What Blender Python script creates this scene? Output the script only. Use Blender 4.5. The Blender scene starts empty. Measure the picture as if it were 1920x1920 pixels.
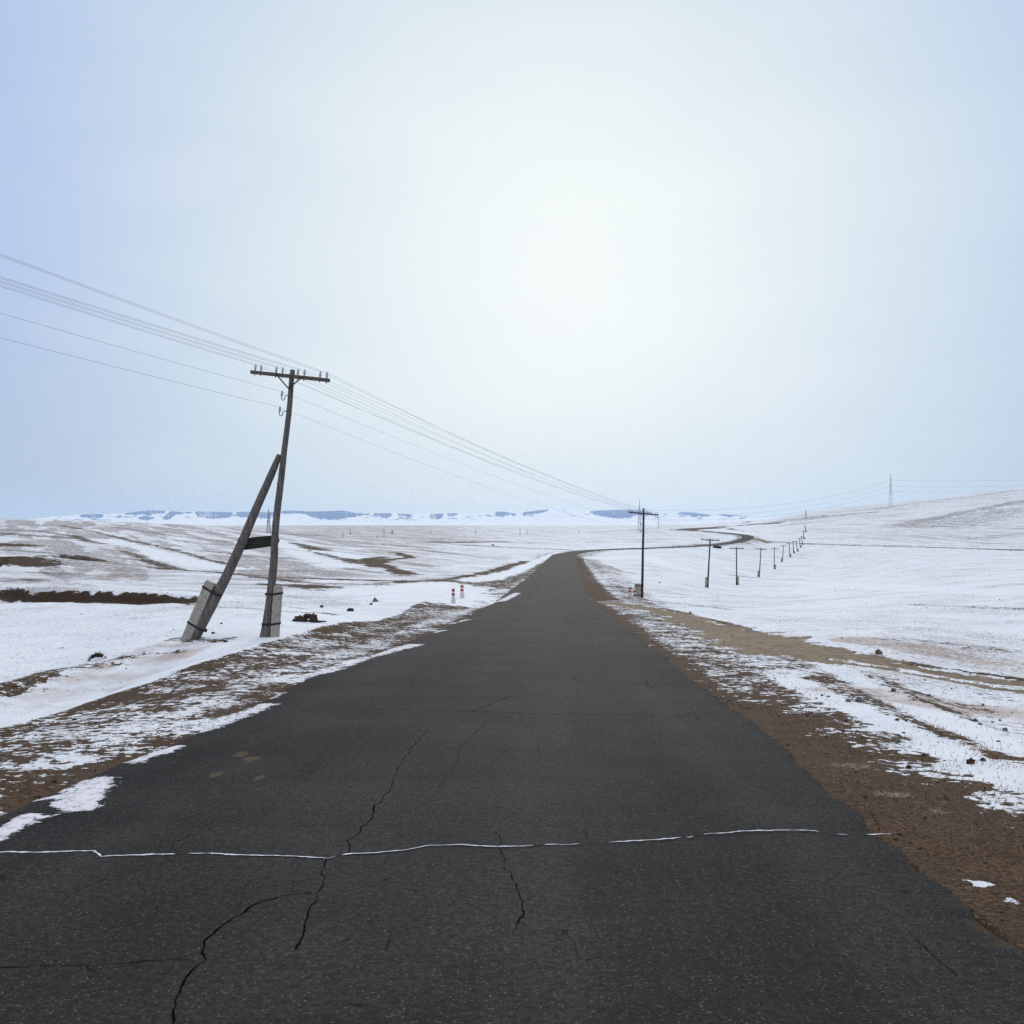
import bpy, math, random
import numpy as np
from mathutils import Vector, Matrix

random.seed(7)
rng = np.random.default_rng(7)
S = bpy.context.scene
COL = S.collection
F = 1780.0          # focal length in reference pixels (1920 px wide frame)
CX, HY = 960.0, 978.0   # principal column and eye-level row

# ------------------------------------------------------------------ camera
cam_d = bpy.data.cameras.new('camera')
cam = bpy.data.objects.new('camera', cam_d)
COL.objects.link(cam)
cam.location = (0, 0, 0)
cam.rotation_euler = (math.radians(90), 0, 0)
cam_d.sensor_width = 36.0
cam_d.lens = 36.0 * F / 1920.0
cam_d.shift_y = (HY - 960.0) / 1920.0
cam_d.clip_start = 0.05
cam_d.clip_end = 60000
S.camera = cam
S.view_settings.view_transform = 'Standard'
S.view_settings.look = 'None'
S.view_settings.exposure = 0.0
S.view_settings.gamma = 1.0
S.cycles.use_denoising = False
S.cycles.volume_bounces = 1
S.cycles.max_bounces = 6

# ------------------------------------------------------------------ sky and sun
SUN_EL, SUN_AZ = 17.0, 3.5      # degrees above the horizon, degrees right of straight ahead
wd = bpy.data.worlds.new('World')
S.world = wd
wd.use_nodes = True
nt = wd.node_tree
nt.nodes.clear()


def N(tree, typ, **kw):
    n = tree.nodes.new(typ)
    for k, v in kw.items():
        setattr(n, k, v)
    return n


def L(tree, a, b):
    tree.links.new(a, b)


def math_node(tree, op, a, b=None, c=None, clamp=False):
    n = N(tree, 'ShaderNodeMath', operation=op)
    n.use_clamp = clamp
    for i, v in enumerate((a, b, c)):
        if v is None:
            continue
        if isinstance(v, (int, float)):
            n.inputs[i].default_value = v
        else:
            L(tree, v, n.inputs[i])
    return n.outputs[0]


def smooth(tree, v, lo, hi, a=0.0, b=1.0, typ='SMOOTHSTEP'):
    n = N(tree, 'ShaderNodeMapRange', interpolation_type=typ)
    L(tree, v, n.inputs[0])
    for i, x in zip((1, 2, 3, 4), (lo, hi, a, b)):
        n.inputs[i].default_value = x
    return n.outputs[0]


def mixc(tree, f, a, b, blend='MIX'):
    n = N(tree, 'ShaderNodeMix', data_type='RGBA', blend_type=blend)
    for k, v in ((0, f), (6, a), (7, b)):
        if isinstance(v, (int, float)):
            n.inputs[k].default_value = v
        elif isinstance(v, tuple):
            n.inputs[k].default_value = (*v, 1)
        else:
            L(tree, v, n.inputs[k])
    return n.outputs[2]


tc = N(nt, 'ShaderNodeTexCoord')
sky = N(nt, 'ShaderNodeTexSky', sky_type='NISHITA')
sky.sun_disc = False
sky.sun_elevation = math.radians(SUN_EL)
sky.sun_rotation = math.radians(SUN_AZ)
sky.altitude = 1000
bg1 = N(nt, 'ShaderNodeBackground')
L(nt, sky.outputs[0], bg1.inputs[0])
bg1.inputs[1].default_value = 0.05
# thin high overcast in front of that sky: brightest round the veiled sun
gd = Vector((math.sin(math.radians(SUN_AZ)) * math.cos(math.radians(15)),
             math.cos(math.radians(SUN_AZ)) * math.cos(math.radians(15)),
             math.sin(math.radians(15))))
nrm = N(nt, 'ShaderNodeVectorMath', operation='NORMALIZE')
L(nt, tc.outputs['Generated'], nrm.inputs[0])
dot = N(nt, 'ShaderNodeVectorMath', operation='DOT_PRODUCT')
L(nt, nrm.outputs[0], dot.inputs[0])
dot.inputs[1].default_value = gd
ang = math_node(nt, 'ARCCOSINE', math_node(nt, 'MINIMUM', dot.outputs['Value'], 0.999999))
ang = math_node(nt, 'MULTIPLY', ang, 180 / math.pi)
sep = N(nt, 'ShaderNodeSeparateXYZ')
L(nt, nrm.outputs[0], sep.inputs[0])
el = sep.outputs['Z']
# soft streaky cloud texture
cm = N(nt, 'ShaderNodeMapping')
cm.inputs['Scale'].default_value = (1.6, 1.6, 5.0)
cm.inputs['Rotation'].default_value = (0.0, 0.25, 0.4)
L(nt, nrm.outputs[0], cm.inputs[0])
cn = N(nt, 'ShaderNodeTexNoise')
cn.inputs['Scale'].default_value = 2.2
cn.inputs['Detail'].default_value = 5
cn.inputs['Roughness'].default_value = 0.45
L(nt, cm.outputs[0], cn.inputs[0])
cl = smooth(nt, cn.outputs[0], 0.3, 0.7, -1, 1, 'LINEAR')
ang2 = math_node(nt, 'MULTIPLY_ADD', cl, 2.0, ang)
e1 = math_node(nt, 'POWER', math.e, math_node(nt, 'MULTIPLY', math_node(nt, 'POWER', math_node(nt, 'DIVIDE', ang2, 11.2), 2.0), -0.5))
e1 = math_node(nt, 'MULTIPLY', e1, smooth(nt, el, -0.02, 0.17, 0.42, 1.0))
e2 = smooth(nt, ang2, 39.5, 14.0)
base = mixc(nt, smooth(nt, el, 0.0, 0.30), (0.43, 0.54, 0.72), (0.41, 0.545, 0.86))
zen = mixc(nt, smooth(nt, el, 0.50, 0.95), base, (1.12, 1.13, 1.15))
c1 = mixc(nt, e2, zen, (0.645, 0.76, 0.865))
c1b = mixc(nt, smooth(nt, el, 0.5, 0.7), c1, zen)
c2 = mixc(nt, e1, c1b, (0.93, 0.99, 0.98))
c3 = mixc(nt, math_node(nt, 'MULTIPLY', smooth(nt, cl, 0.0, 1.0), 0.16), c2, (0.97, 0.98, 1.0))
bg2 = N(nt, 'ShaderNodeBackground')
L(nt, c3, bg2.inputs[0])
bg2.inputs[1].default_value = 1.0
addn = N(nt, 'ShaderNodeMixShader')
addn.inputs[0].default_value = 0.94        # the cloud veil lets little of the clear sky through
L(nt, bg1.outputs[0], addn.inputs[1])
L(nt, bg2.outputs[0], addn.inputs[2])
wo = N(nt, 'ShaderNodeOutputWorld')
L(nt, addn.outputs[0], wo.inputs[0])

sun_d = bpy.data.lights.new('sun', 'SUN')
sun_d.energy = 1.2
sun_d.angle = math.radians(20)
sun_d.color = (1.0, 0.95, 0.88)
sun = bpy.data.objects.new('sun', sun_d)
COL.objects.link(sun)
sv = Vector((math.sin(math.radians(SUN_AZ)) * math.cos(math.radians(SUN_EL)),
             math.cos(math.radians(SUN_AZ)) * math.cos(math.radians(SUN_EL)),
             math.sin(math.radians(SUN_EL))))
sun.rotation_euler = sv.to_track_quat('Z', 'Y').to_euler()
sun.location = (0, 0, 60)

# ------------------------------------------------------------------ numeric noise


def _hash(ix, iy, seed):
    h = (ix.astype(np.int64) * 374761393 + iy.astype(np.int64) * 668265263 + seed * 974634777) & 0xFFFFFFFF
    h = ((h ^ (h >> 13)) * 1274126177) & 0xFFFFFFFF
    h = h ^ (h >> 16)
    return (h & 0xFFFFFF) / float(0xFFFFFF)


def vnoise(x, y, seed=0):
    ix, iy = np.floor(x), np.floor(y)
    fx, fy = x - ix, y - iy
    fx = fx * fx * fx * (fx * (fx * 6 - 15) + 10)
    fy = fy * fy * fy * (fy * (fy * 6 - 15) + 10)
    a, b = _hash(ix, iy, seed), _hash(ix + 1, iy, seed)
    c, d = _hash(ix, iy + 1, seed), _hash(ix + 1, iy + 1, seed)
    return ((a * (1 - fx) + b * fx) * (1 - fy) + (c * (1 - fx) + d * fx) * fy) * 2 - 1


def fbm(x, y, octv=4, seed=0, rough=0.5):
    r, a, s = 0.0, 1.0, 0.0
    for k in range(octv):
        r = r + a * vnoise(x, y, seed + k * 17)
        s += a
        a *= rough
        x, y = x * 2.03 + 13.7, y * 2.03 - 7.1
    return r / s


def sstep(lo, hi, v):
    t = np.clip((v - lo) / (hi - lo), 0, 1)
    return t * t * (3 - 2 * t)


# ------------------------------------------------------------------ lie of the land
BD = np.array([0, 6, 16, 25, 40, 60, 75, 110, 184, 242, 312, 500, 800, 1300, 3000, 5000, 14000, 30000], float)
BZ = np.array([1.76, 2.12, 2.72, 3.25, 4.10, 5.0, 5.5, 6.4, 7.9, 8.4, 8.73, 8.9, 9.0, 9.5, 14, 20, 55, 120], float)


def base_drop(d):
    return np.interp(d, BD, BZ)


# survey points: column, distance, row (metres below eye level = (row - HY) * distance / F)
CTRL = {
    0: [(20, 1290), (32, 1200), (50, 1125), (58, 1102), (90, 1060), (160, 1020), (220, 1000), (290, 985), (380, 973.5)],
    200: [(23, 1240), (36, 1170), (52, 1115), (105, 1060), (190, 1020), (260, 1000), (350, 985), (420, 978)],
    400: [(25, 1200), (52, 1120), (105, 1070), (200, 1030), (300, 1005), (380, 993), (480, 986)],
    600: [(38, 1150), (62, 1110), (115, 1070), (190, 1040), (330, 1015), (520, 1000), (800, 993), (1300, 989)],
    760: [(55, 1120), (75, 1095), (145, 1060), (270, 1030), (470, 1010), (800, 998), (1500, 990)],
    900: [(230, 1040), (430, 1015), (750, 1000), (1500, 990)],
    1100: [(175, 1060), (230, 1045), (310, 1030), (460, 1015), (800, 1000), (1500, 990)],
    1250: [(78, 1120), (125, 1085), (190, 1060), (265, 1040), (330, 1026), (500, 1010), (750, 1000), (1100, 992), (1600, 988)],
    1381: [(62, 1140), (90, 1120), (145, 1097), (235, 1060), (300, 1040), (370, 1022), (540, 1008), (800, 996), (1400, 985), (1900, 982)],
    1440: [(48, 1160), (95, 1120), (185, 1080), (290, 1050), (380, 1030), (480, 1018), (700, 1003), (1100, 990), (1700, 979), (2200, 973)],
    1510: [(46, 1160), (105, 1110), (225, 1070), (340, 1040), (480, 1022), (600, 1008), (900, 985), (1250, 965), (1400, 961)],
    1670: [(24.5, 1220), (37, 1170), (70, 1120), (145, 1080), (250, 1050), (400, 1030), (490, 1023), (620, 1005), (850, 975), (1100, 955), (1350, 944)],
    1920: [(10.5, 1440), (20.5, 1280), (31, 1200), (44, 1150), (72, 1100), (120, 1070), (260, 1040), (400, 1031), (480, 1026), (640, 1000), (790, 968), (930, 936), (1060, 936.5), (1200, 927), (1450, 914)],
}
pts = []
for c, lst in CTRL.items():
    for d, r in lst:
        pts.append((c, d, (r - HY) * d / F))
for c in (0, 480, 960, 1440, 1920):
    for d in (1, 4, 9):
        pts.append((c, d, float(base_drop(d))))
for c in (640, 800, 960, 1060):
    for d in (15, 25, 40):
        pts.append((c, d, float(base_drop(d))))
pts += [(0, 500, 0.8), (0, 800, 6), (0, 1500, 10), (200, 600, 2), (200, 900, 7), (200, 1500, 10), (400, 700, 4.5), (400, 1000, 8),
        (400, 1600, 10.5), (1381, 3000, 12), (1440, 3500, 5), (1510, 2000, -3), (1510, 3500, 8), (1670, 2000, -15),
        (1670, 3500, 5), (1920, 2200, -40), (1920, 3500, 0)]
for c in (0, 480, 960, 1440, 1920):
    for d in (5000, 8000, 14000):
        pts.append((c, d, float(base_drop(d))))
pts = np.array(pts, float)


def tps_coords(c, d):
    return c / 420.0, np.log(np.maximum(d, 0.5)) * 1.5


PU, PV = tps_coords(pts[:, 0], pts[:, 1])
PR = pts[:, 2] - base_drop(pts[:, 1])


def _phi(r2):
    return np.where(r2 > 1e-12, 0.5 * r2 * np.log(np.maximum(r2, 1e-12)), 0.0)


n_ = len(pts)
A = np.zeros((n_ + 3, n_ + 3))
A[:n_, :n_] = _phi((PU[:, None] - PU) ** 2 + (PV[:, None] - PV) ** 2) + np.eye(n_) * 0.002
A[:n_, n_] = 1
A[:n_, n_ + 1] = PU
A[:n_, n_ + 2] = PV
A[n_:, :n_] = A[:n_, n_:].T
W = np.linalg.solve(A, np.concatenate([PR, np.zeros(3)]))
# residual table on (column, log distance)
GC = np.linspace(-60, 1980, 171)
GD = np.linspace(math.log(0.8), math.log(15000), 400)
gu, gv = np.meshgrid(GC, np.exp(GD), indexing='ij')
U_, V_ = tps_coords(gu.ravel(), gv.ravel())
RES = (_phi((U_[:, None] - PU) ** 2 + (V_[:, None] - PV) ** 2) @ W[:n_] + W[n_] + W[n_ + 1] * U_ + W[n_ + 2] * V_).reshape(gu.shape)
RES *= sstep(3.0, 12.0, gv) * (1 - sstep(4500, 7500, gv))


def residual(c, d):
    ci = np.clip((c - GC[0]) / (GC[1] - GC[0]), 0, len(GC) - 1.001)
    di = np.clip((np.log(np.maximum(d, 0.81)) - GD[0]) / (GD[1] - GD[0]), 0, len(GD) - 1.001)
    i, j = ci.astype(int), di.astype(int)
    a, b = ci - i, di - j
    return (RES[i, j] * (1 - a) * (1 - b) + RES[i + 1, j] * a * (1 - b) + RES[i, j + 1] * (1 - a) * b + RES[i + 1, j + 1] * a * b)


# road centre line (near part as x of y, far part from the survey)
RY = np.array([-14, 0, 6, 11, 17, 26, 37, 55, 73, 110, 184, 242], float)
RX = np.array([-1.1, -0.55, -0.42, -0.22, 0.0, 0.5, 1.1, 1.95, 2.75, 5.0, 9.3, 13.4], float)
FARP = [(1072, 1036.5, 262), (1095, 1033, 280), (1130, 1030.5, 295), (1200, 1027.8, 312), (1270, 1025.5, 330), (1330, 1022, 355),
        (1370, 1017.5, 385), (1392, 1012.5, 435), (1402, 1008, 500), (1397, 1004, 560), (1375, 1000.5, 640), (1345, 997.5, 720),
        (1310, 995, 800), (1285, 993.4, 870), (1275, 992.2, 950), (1285, 991, 1050), (1315, 989.5, 1200), (1350, 987.5, 1450),
        (1385, 985, 1800), (1420, 982.5, 2300)]


def catmull(P, step):
    P = np.asarray(P, float)
    out = []
    Q = np.vstack([2 * P[0] - P[1], P, 2 * P[-1] - P[-2]])
    for i in range(1, len(Q) - 2):
        p0, p1, p2, p3 = Q[i - 1], Q[i], Q[i + 1], Q[i + 2]
        t0 = 0.0
        t1 = t0 + max(np.linalg.norm(p1[:2] - p0[:2]) ** 0.5, 1e-4)
        t2 = t1 + max(np.linalg.norm(p2[:2] - p1[:2]) ** 0.5, 1e-4)
        t3 = t2 + max(np.linalg.norm(p3[:2] - p2[:2]) ** 0.5, 1e-4)
        n = max(2, int(np.linalg.norm(p2[:2] - p1[:2]) / step))
        for t in np.linspace(t1, t2, n, endpoint=False):
            a1 = (t1 - t) / (t1 - t0) * p0 + (t - t0) / (t1 - t0) * p1
            a2 = (t2 - t) / (t2 - t1) * p1 + (t - t1) / (t2 - t1) * p2
            a3 = (t3 - t) / (t3 - t2) * p2 + (t - t2) / (t3 - t2) * p3
            b1 = (t2 - t) / (t2 - t0) * a1 + (t - t0) / (t2 - t0) * a2
            b2 = (t3 - t) / (t3 - t1) * a2 + (t - t1) / (t3 - t1) * a3
            out.append((t2 - t) / (t2 - t1) * b1 + (t - t1) / (t2 - t1) * b2)
    out.append(P[-1])
    return np.array(out)


def road_drop(y):
    # smooth version of the profile along the near road
    y = np.asarray(y, float)
    r = 0
    for o in (-0.12, -0.06, 0, 0.06, 0.12):
        r = r + np.where(y < 3, 1.76 + 0.06 * y, np.interp(np.maximum(y, 0) * (1 + o), BD, BZ))
    return r / 5


_kp = catmull(np.column_stack([RX, RY]), 0.5)
_ky = np.arange(-14, 240.01, 0.5)
_kx = np.interp(_ky, _kp[:, 1], _kp[:, 0])
near = np.column_stack([_kx, _ky, -road_drop(_ky)])
far = np.array([((p - CX) * d / F, d, -(r - HY) * d / F) for p, r, d in FARP])
far = catmull(np.vstack([near[-30::29][:2], far]), 2.5)[2:]
far = far[far[:, 1] > 241]
ROAD = np.vstack([near, far])
for _ in range(3):
    k = slice(len(near) - 60, len(ROAD) - 1)
    z = ROAD[:, 2].copy()
    z[1:-1] = (z[:-2] + z[1:-1] * 2 + z[2:]) / 4
    ROAD[k, 2] = z[k]
RT = np.gradient(ROAD[:, :2], axis=0)
RT /= np.linalg.norm(RT, axis=1)[:, None]
RN = np.column_stack([RT[:, 1], -RT[:, 0]])        # to the right of travel
RS = np.concatenate([[0], np.cumsum(np.linalg.norm(np.diff(ROAD[:, :2], axis=0), axis=1))]) - 14.0


def road_coords(x, y):
    """signed distance right of the centre line, station, centre line height"""
    t = np.full(x.shape, 1e4)
    s = np.zeros(x.shape)
    z = np.zeros(x.shape)
    m = (y > -14) & (y < 238)
    xc = np.interp(y[m], _ky, _kx)
    sl = np.interp(y[m], _ky, np.gradient(_kx, _ky))
    t[m] = (x[m] - xc) / np.sqrt(1 + sl * sl)
    s[m] = np.interp(y[m], ROAD[:len(near), 1], RS[:len(near)])
    z[m] = np.interp(y[m], ROAD[:len(near), 1], ROAD[:len(near), 2])
    m2 = (y >= 225) & (y < 2350) & (x > -60) & (x < 700)
    idx = np.nonzero(m2)[0]
    i0 = len(near) - 80
    P = ROAD[i0:]
    for k in range(0, len(idx), 4000):
        ii = idx[k:k + 4000]
        dx = x[ii][:, None] - P[:, 0]
        dy = y[ii][:, None] - P[:, 1]
        j = np.argmin(dx * dx + dy * dy, axis=1)
        ar = np.arange(len(ii))
        tt = dx[ar, j] * RN[i0 + j, 0] + dy[ar, j] * RN[i0 + j, 1]
        dd = np.sqrt(dx[ar, j] ** 2 + dy[ar, j] ** 2) * np.sign(tt)
        use = (y[ii] >= 238) | (np.abs(dd) < np.abs(t[ii]) * 0.9)
        q = ii[use]
        t[q] = dd[use]
        s[q] = RS[i0 + j[use]]
        z[q] = P[j[use], 2]
    return t, s, z


LEFT_E = lambda s: np.interp(s, [-14, 5, 8, 11, 18, 30, 60, 3000], [-3.3, -3.55, -3.58, -3.55, -3.75, -3.45, -3.2, -3.2])
RIGHT_E = lambda s: np.interp(s, [-14, 5, 6.6, 9, 11, 21, 32, 60, 3000], [2.95, 3.0, 3.05, 3.2, 3.3, 3.35, 3.28, 3.2, 3.2])

STEPS = []          # small eroded banks, filled in below
TOP = [False]       # when casting sight lines the road surface counts too


def heights(x, y, full=False):
    x = np.asarray(x, float)
    y = np.asarray(y, float)
    d = np.sqrt(x * x + y * y)
    yy = np.maximum(y, 0.3)
    c = np.where(y > 0.3, CX + F * x / yy, np.where(x > 0, 4000, -2000))
    # distance used by the survey is the depth y; outside the surveyed fan use the range instead
    fan = np.abs(x) / np.maximum(yy, 1e-3)
    dep = np.where(fan < 0.54, yy, np.minimum(d / 1.136, 1e5))
    back = sstep(0.0, 4.0, -y)
    z = -(base_drop(dep) + residual(np.clip(c, -60, 1980), dep))
    zb = -(1.76 + 0.06 * y) + 0.0 * x
    z = np.where(y < 4, z * (1 - sstep(4.0, -1.0, y)) + zb * sstep(4.0, -1.0, y), z)
    # rolling detail
    w1 = np.clip((d - 6) / 30, 0, 1)
    z = z + fbm(x / 11, y / 11, 3, 3) * 0.10 * w1
    z = z + fbm(x / 70, y / 70, 3, 5) * 0.45 * np.clip((d - 70) / 250, 0, 1)
    z = z + fbm(x / 260, y / 260, 3, 6) * 2.2 * np.clip((d - 560) / 900, 0, 1) * (1 - sstep(3000, 6000, d))
    z = z + fbm(x / 1.4, y / 1.4, 3, 8) * 0.03
    t, s, rz = road_coords(x, y)
    wl = np.where(t < 0, 1 - sstep(3.3, np.where(s < 70, 7.2, 9.5), -t), 1 - sstep(3.6, np.interp(s, [-14, 20, 60, 120], [9.5, 8.0, 7.5, 11]), t))
    nb = fbm(x / 0.7, y / 0.7, 4, 21) * 0.022 * sstep(3.4, 4.6, np.abs(t))
    z = z * (1 - wl) + (rz - np.where(t < 0, 0.042, 0.028) - 0.012 * np.abs(t) + nb) * wl
    # ditch along the left verge, drifted full further on
    dd = np.exp(-((t + 8.6) / 1.15) ** 2) * 0.34 * (1 - sstep(21, 27, s)) * (t < 0)
    rd = np.exp(-((t + 10.6) / 0.5) ** 2) * 0.12 * (1 - sstep(19, 24, s)) * (t < 0)
    z = z - dd + rd
    lip = np.exp(-((t + 6.5) / 0.35) ** 2) * 0.05 * (s < 60) * (t < 0)
    lip2 = np.exp(-((t - 6.9) / 0.4) ** 2) * 0.06 * (s < 40) * (t > 0)
    z = z + lip + lip2
    if TOP[0]:
        z = np.where((t > LEFT_E(s)) & (t < RIGHT_E(s)), rz - 0.012 * np.abs(t), z)
    else:
        z = np.where(np.abs(t) < 2.95, rz - 0.14, z)
    for P, h, back_len in STEPS:
        m = (x > P[:, 0].min() - 12) & (x < P[:, 0].max() + 12) & (y > P[:, 1].min() - 60) & (y < P[:, 1].max() + 60)
        if not m.any():
            continue
        xm, ym = x[m], y[m]
        yl = np.interp(xm, P[:, 0], P[:, 1])
        yl = yl + fbm(xm / 5.5, xm * 0 + 3.3, 5, 31, 0.55) * 3.2
        sd = ym - yl
        ends = sstep(P[0, 0] - 6, P[0, 0] + 3, xm) * (1 - sstep(P[-1, 0] - 5, P[-1, 0] + 1.5, xm))
        prof = sstep(-0.35, 0.25, sd) * np.exp(-np.maximum(sd, 0) / back_len) - 0.6 * np.exp(-((sd + 1.3) / 1.3) ** 2)
        z[m] += h * prof * ends
    if full:
        return z, t, s, d
    return z


RAYD = np.exp(np.linspace(math.log(2.5), math.log(9000), 1500))


def drop_pts(pix):
    """where the sight lines through these points of the photograph meet the ground"""
    out = []
    TOP[0] = True
    for k in range(0, len(pix), 60):
        pk = np.asarray(pix[k:k + 60], float)
        X = ((pk[:, 0] - CX) / F)[:, None] * RAYD
        Z = -((pk[:, 1] - HY) / F)[:, None] * RAYD
        Y = np.broadcast_to(RAYD, X.shape)
        H = heights(X.ravel(), Y.ravel()).reshape(X.shape)
        below = Z < H
        for i in range(len(pk)):
            j = np.argmax(below[i])
            if not below[i].any():
                j = len(RAYD) - 1
            j = max(j, 1)
            a = Z[i, j - 1] - H[i, j - 1]
            b = Z[i, j] - H[i, j]
            f = a / (a - b) if a != b else 0
            f = min(max(f, 0), 1)
            dd = RAYD[j - 1] * (1 - f) + RAYD[j] * f
            x_ = (pk[i, 0] - CX) * dd / F
            out.append((x_, dd, float(heights(np.array([x_]), np.array([dd]))[0])))
    TOP[0] = False
    return np.array(out)


def densify(pl, step):
    pl = np.asarray(pl, float)
    out = []
    for a, b in zip(pl[:-1], pl[1:]):
        n = max(1, int(np.hypot(*(b - a)[:2]) / step))
        for k in range(n):
            out.append(a + (b - a) * k / n)
    out.append(pl[-1])
    return np.array(out)


# eroded banks
STEPS_PX = [([(-60, 1106), (0, 1108), (60, 1112), (120, 1119), (200, 1122), (300, 1122), (380, 1125), (440, 1129)], 0.32, 12.0),
            ([(-40, 1066), (0, 1064), (12, 1060), (22, 1050)], 0.6, 10.0),
            ([(90, 1045), (140, 1048), (190, 1053)], 0.35, 20.0)]
_tmp = []
for pl, h, bl in STEPS_PX:
    P = drop_pts(densify(pl, 20))
    P = P[np.argsort(P[:, 0])]
    _tmp.append((P, h, bl))
STEPS.extend(_tmp)

# ------------------------------------------------------------------ mesh helpers


def set_props(o, label=None, cat=None, group=None, kind=None):
    if label:
        o['label'] = label
    if cat:
        o['category'] = cat
    if group:
        o['group'] = group
    if kind:
        o['kind'] = kind
    return o


def mesh_obj(name, verts, faces, mat, parent=None, smooth_=True):
    me = bpy.data.meshes.new(name)
    me.from_pydata([tuple(v) for v in verts], [], faces)
    if mat:
        me.materials.append(mat)
    if smooth_:
        me.polygons.foreach_set('use_smooth', [True] * len(me.polygons))
    me.update()
    o = bpy.data.objects.new(name, me)
    COL.objects.link(o)
    if parent:
        o.parent = parent
    return o


def grid_mesh(name, X, Y, Z, mat, attrs=None, wrap=False):
    r, c = X.shape
    me = bpy.data.meshes.new(name)
    co = np.stack([X, Y, Z], -1).reshape(-1, 3).astype(np.float32)
    cc = c if wrap else c - 1
    i = np.arange(r - 1)[:, None] * c
    j = np.arange(cc)[None, :]
    j2 = (j + 1) % c
    q = np.stack([i + j, i + j2, i + c + j2, i + c + j], -1).reshape(-1, 4)
    nf = len(q)
    me.vertices.add(len(co))
    me.vertices.foreach_set('co', co.ravel())
    me.loops.add(nf * 4)
    me.loops.foreach_set('vertex_index', q.ravel().astype(np.int32))
    me.polygons.add(nf)
    me.polygons.foreach_set('loop_start', np.arange(0, nf * 4, 4, dtype=np.int32))
    me.polygons.foreach_set('loop_total', np.full(nf, 4, dtype=np.int32))
    me.update(calc_edges=True)
    me.polygons.foreach_set('use_smooth', np.ones(nf, dtype=bool))
    for k, v in (attrs or {}).items():
        at = me.attributes.new(k, 'FLOAT', 'POINT')
        at.data.foreach_set('value', v.ravel().astype(np.float32))
    me.materials.append(mat)
    me.validate()
    o = bpy.data.objects.new(name, me)
    COL.objects.link(o)
    return o


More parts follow.
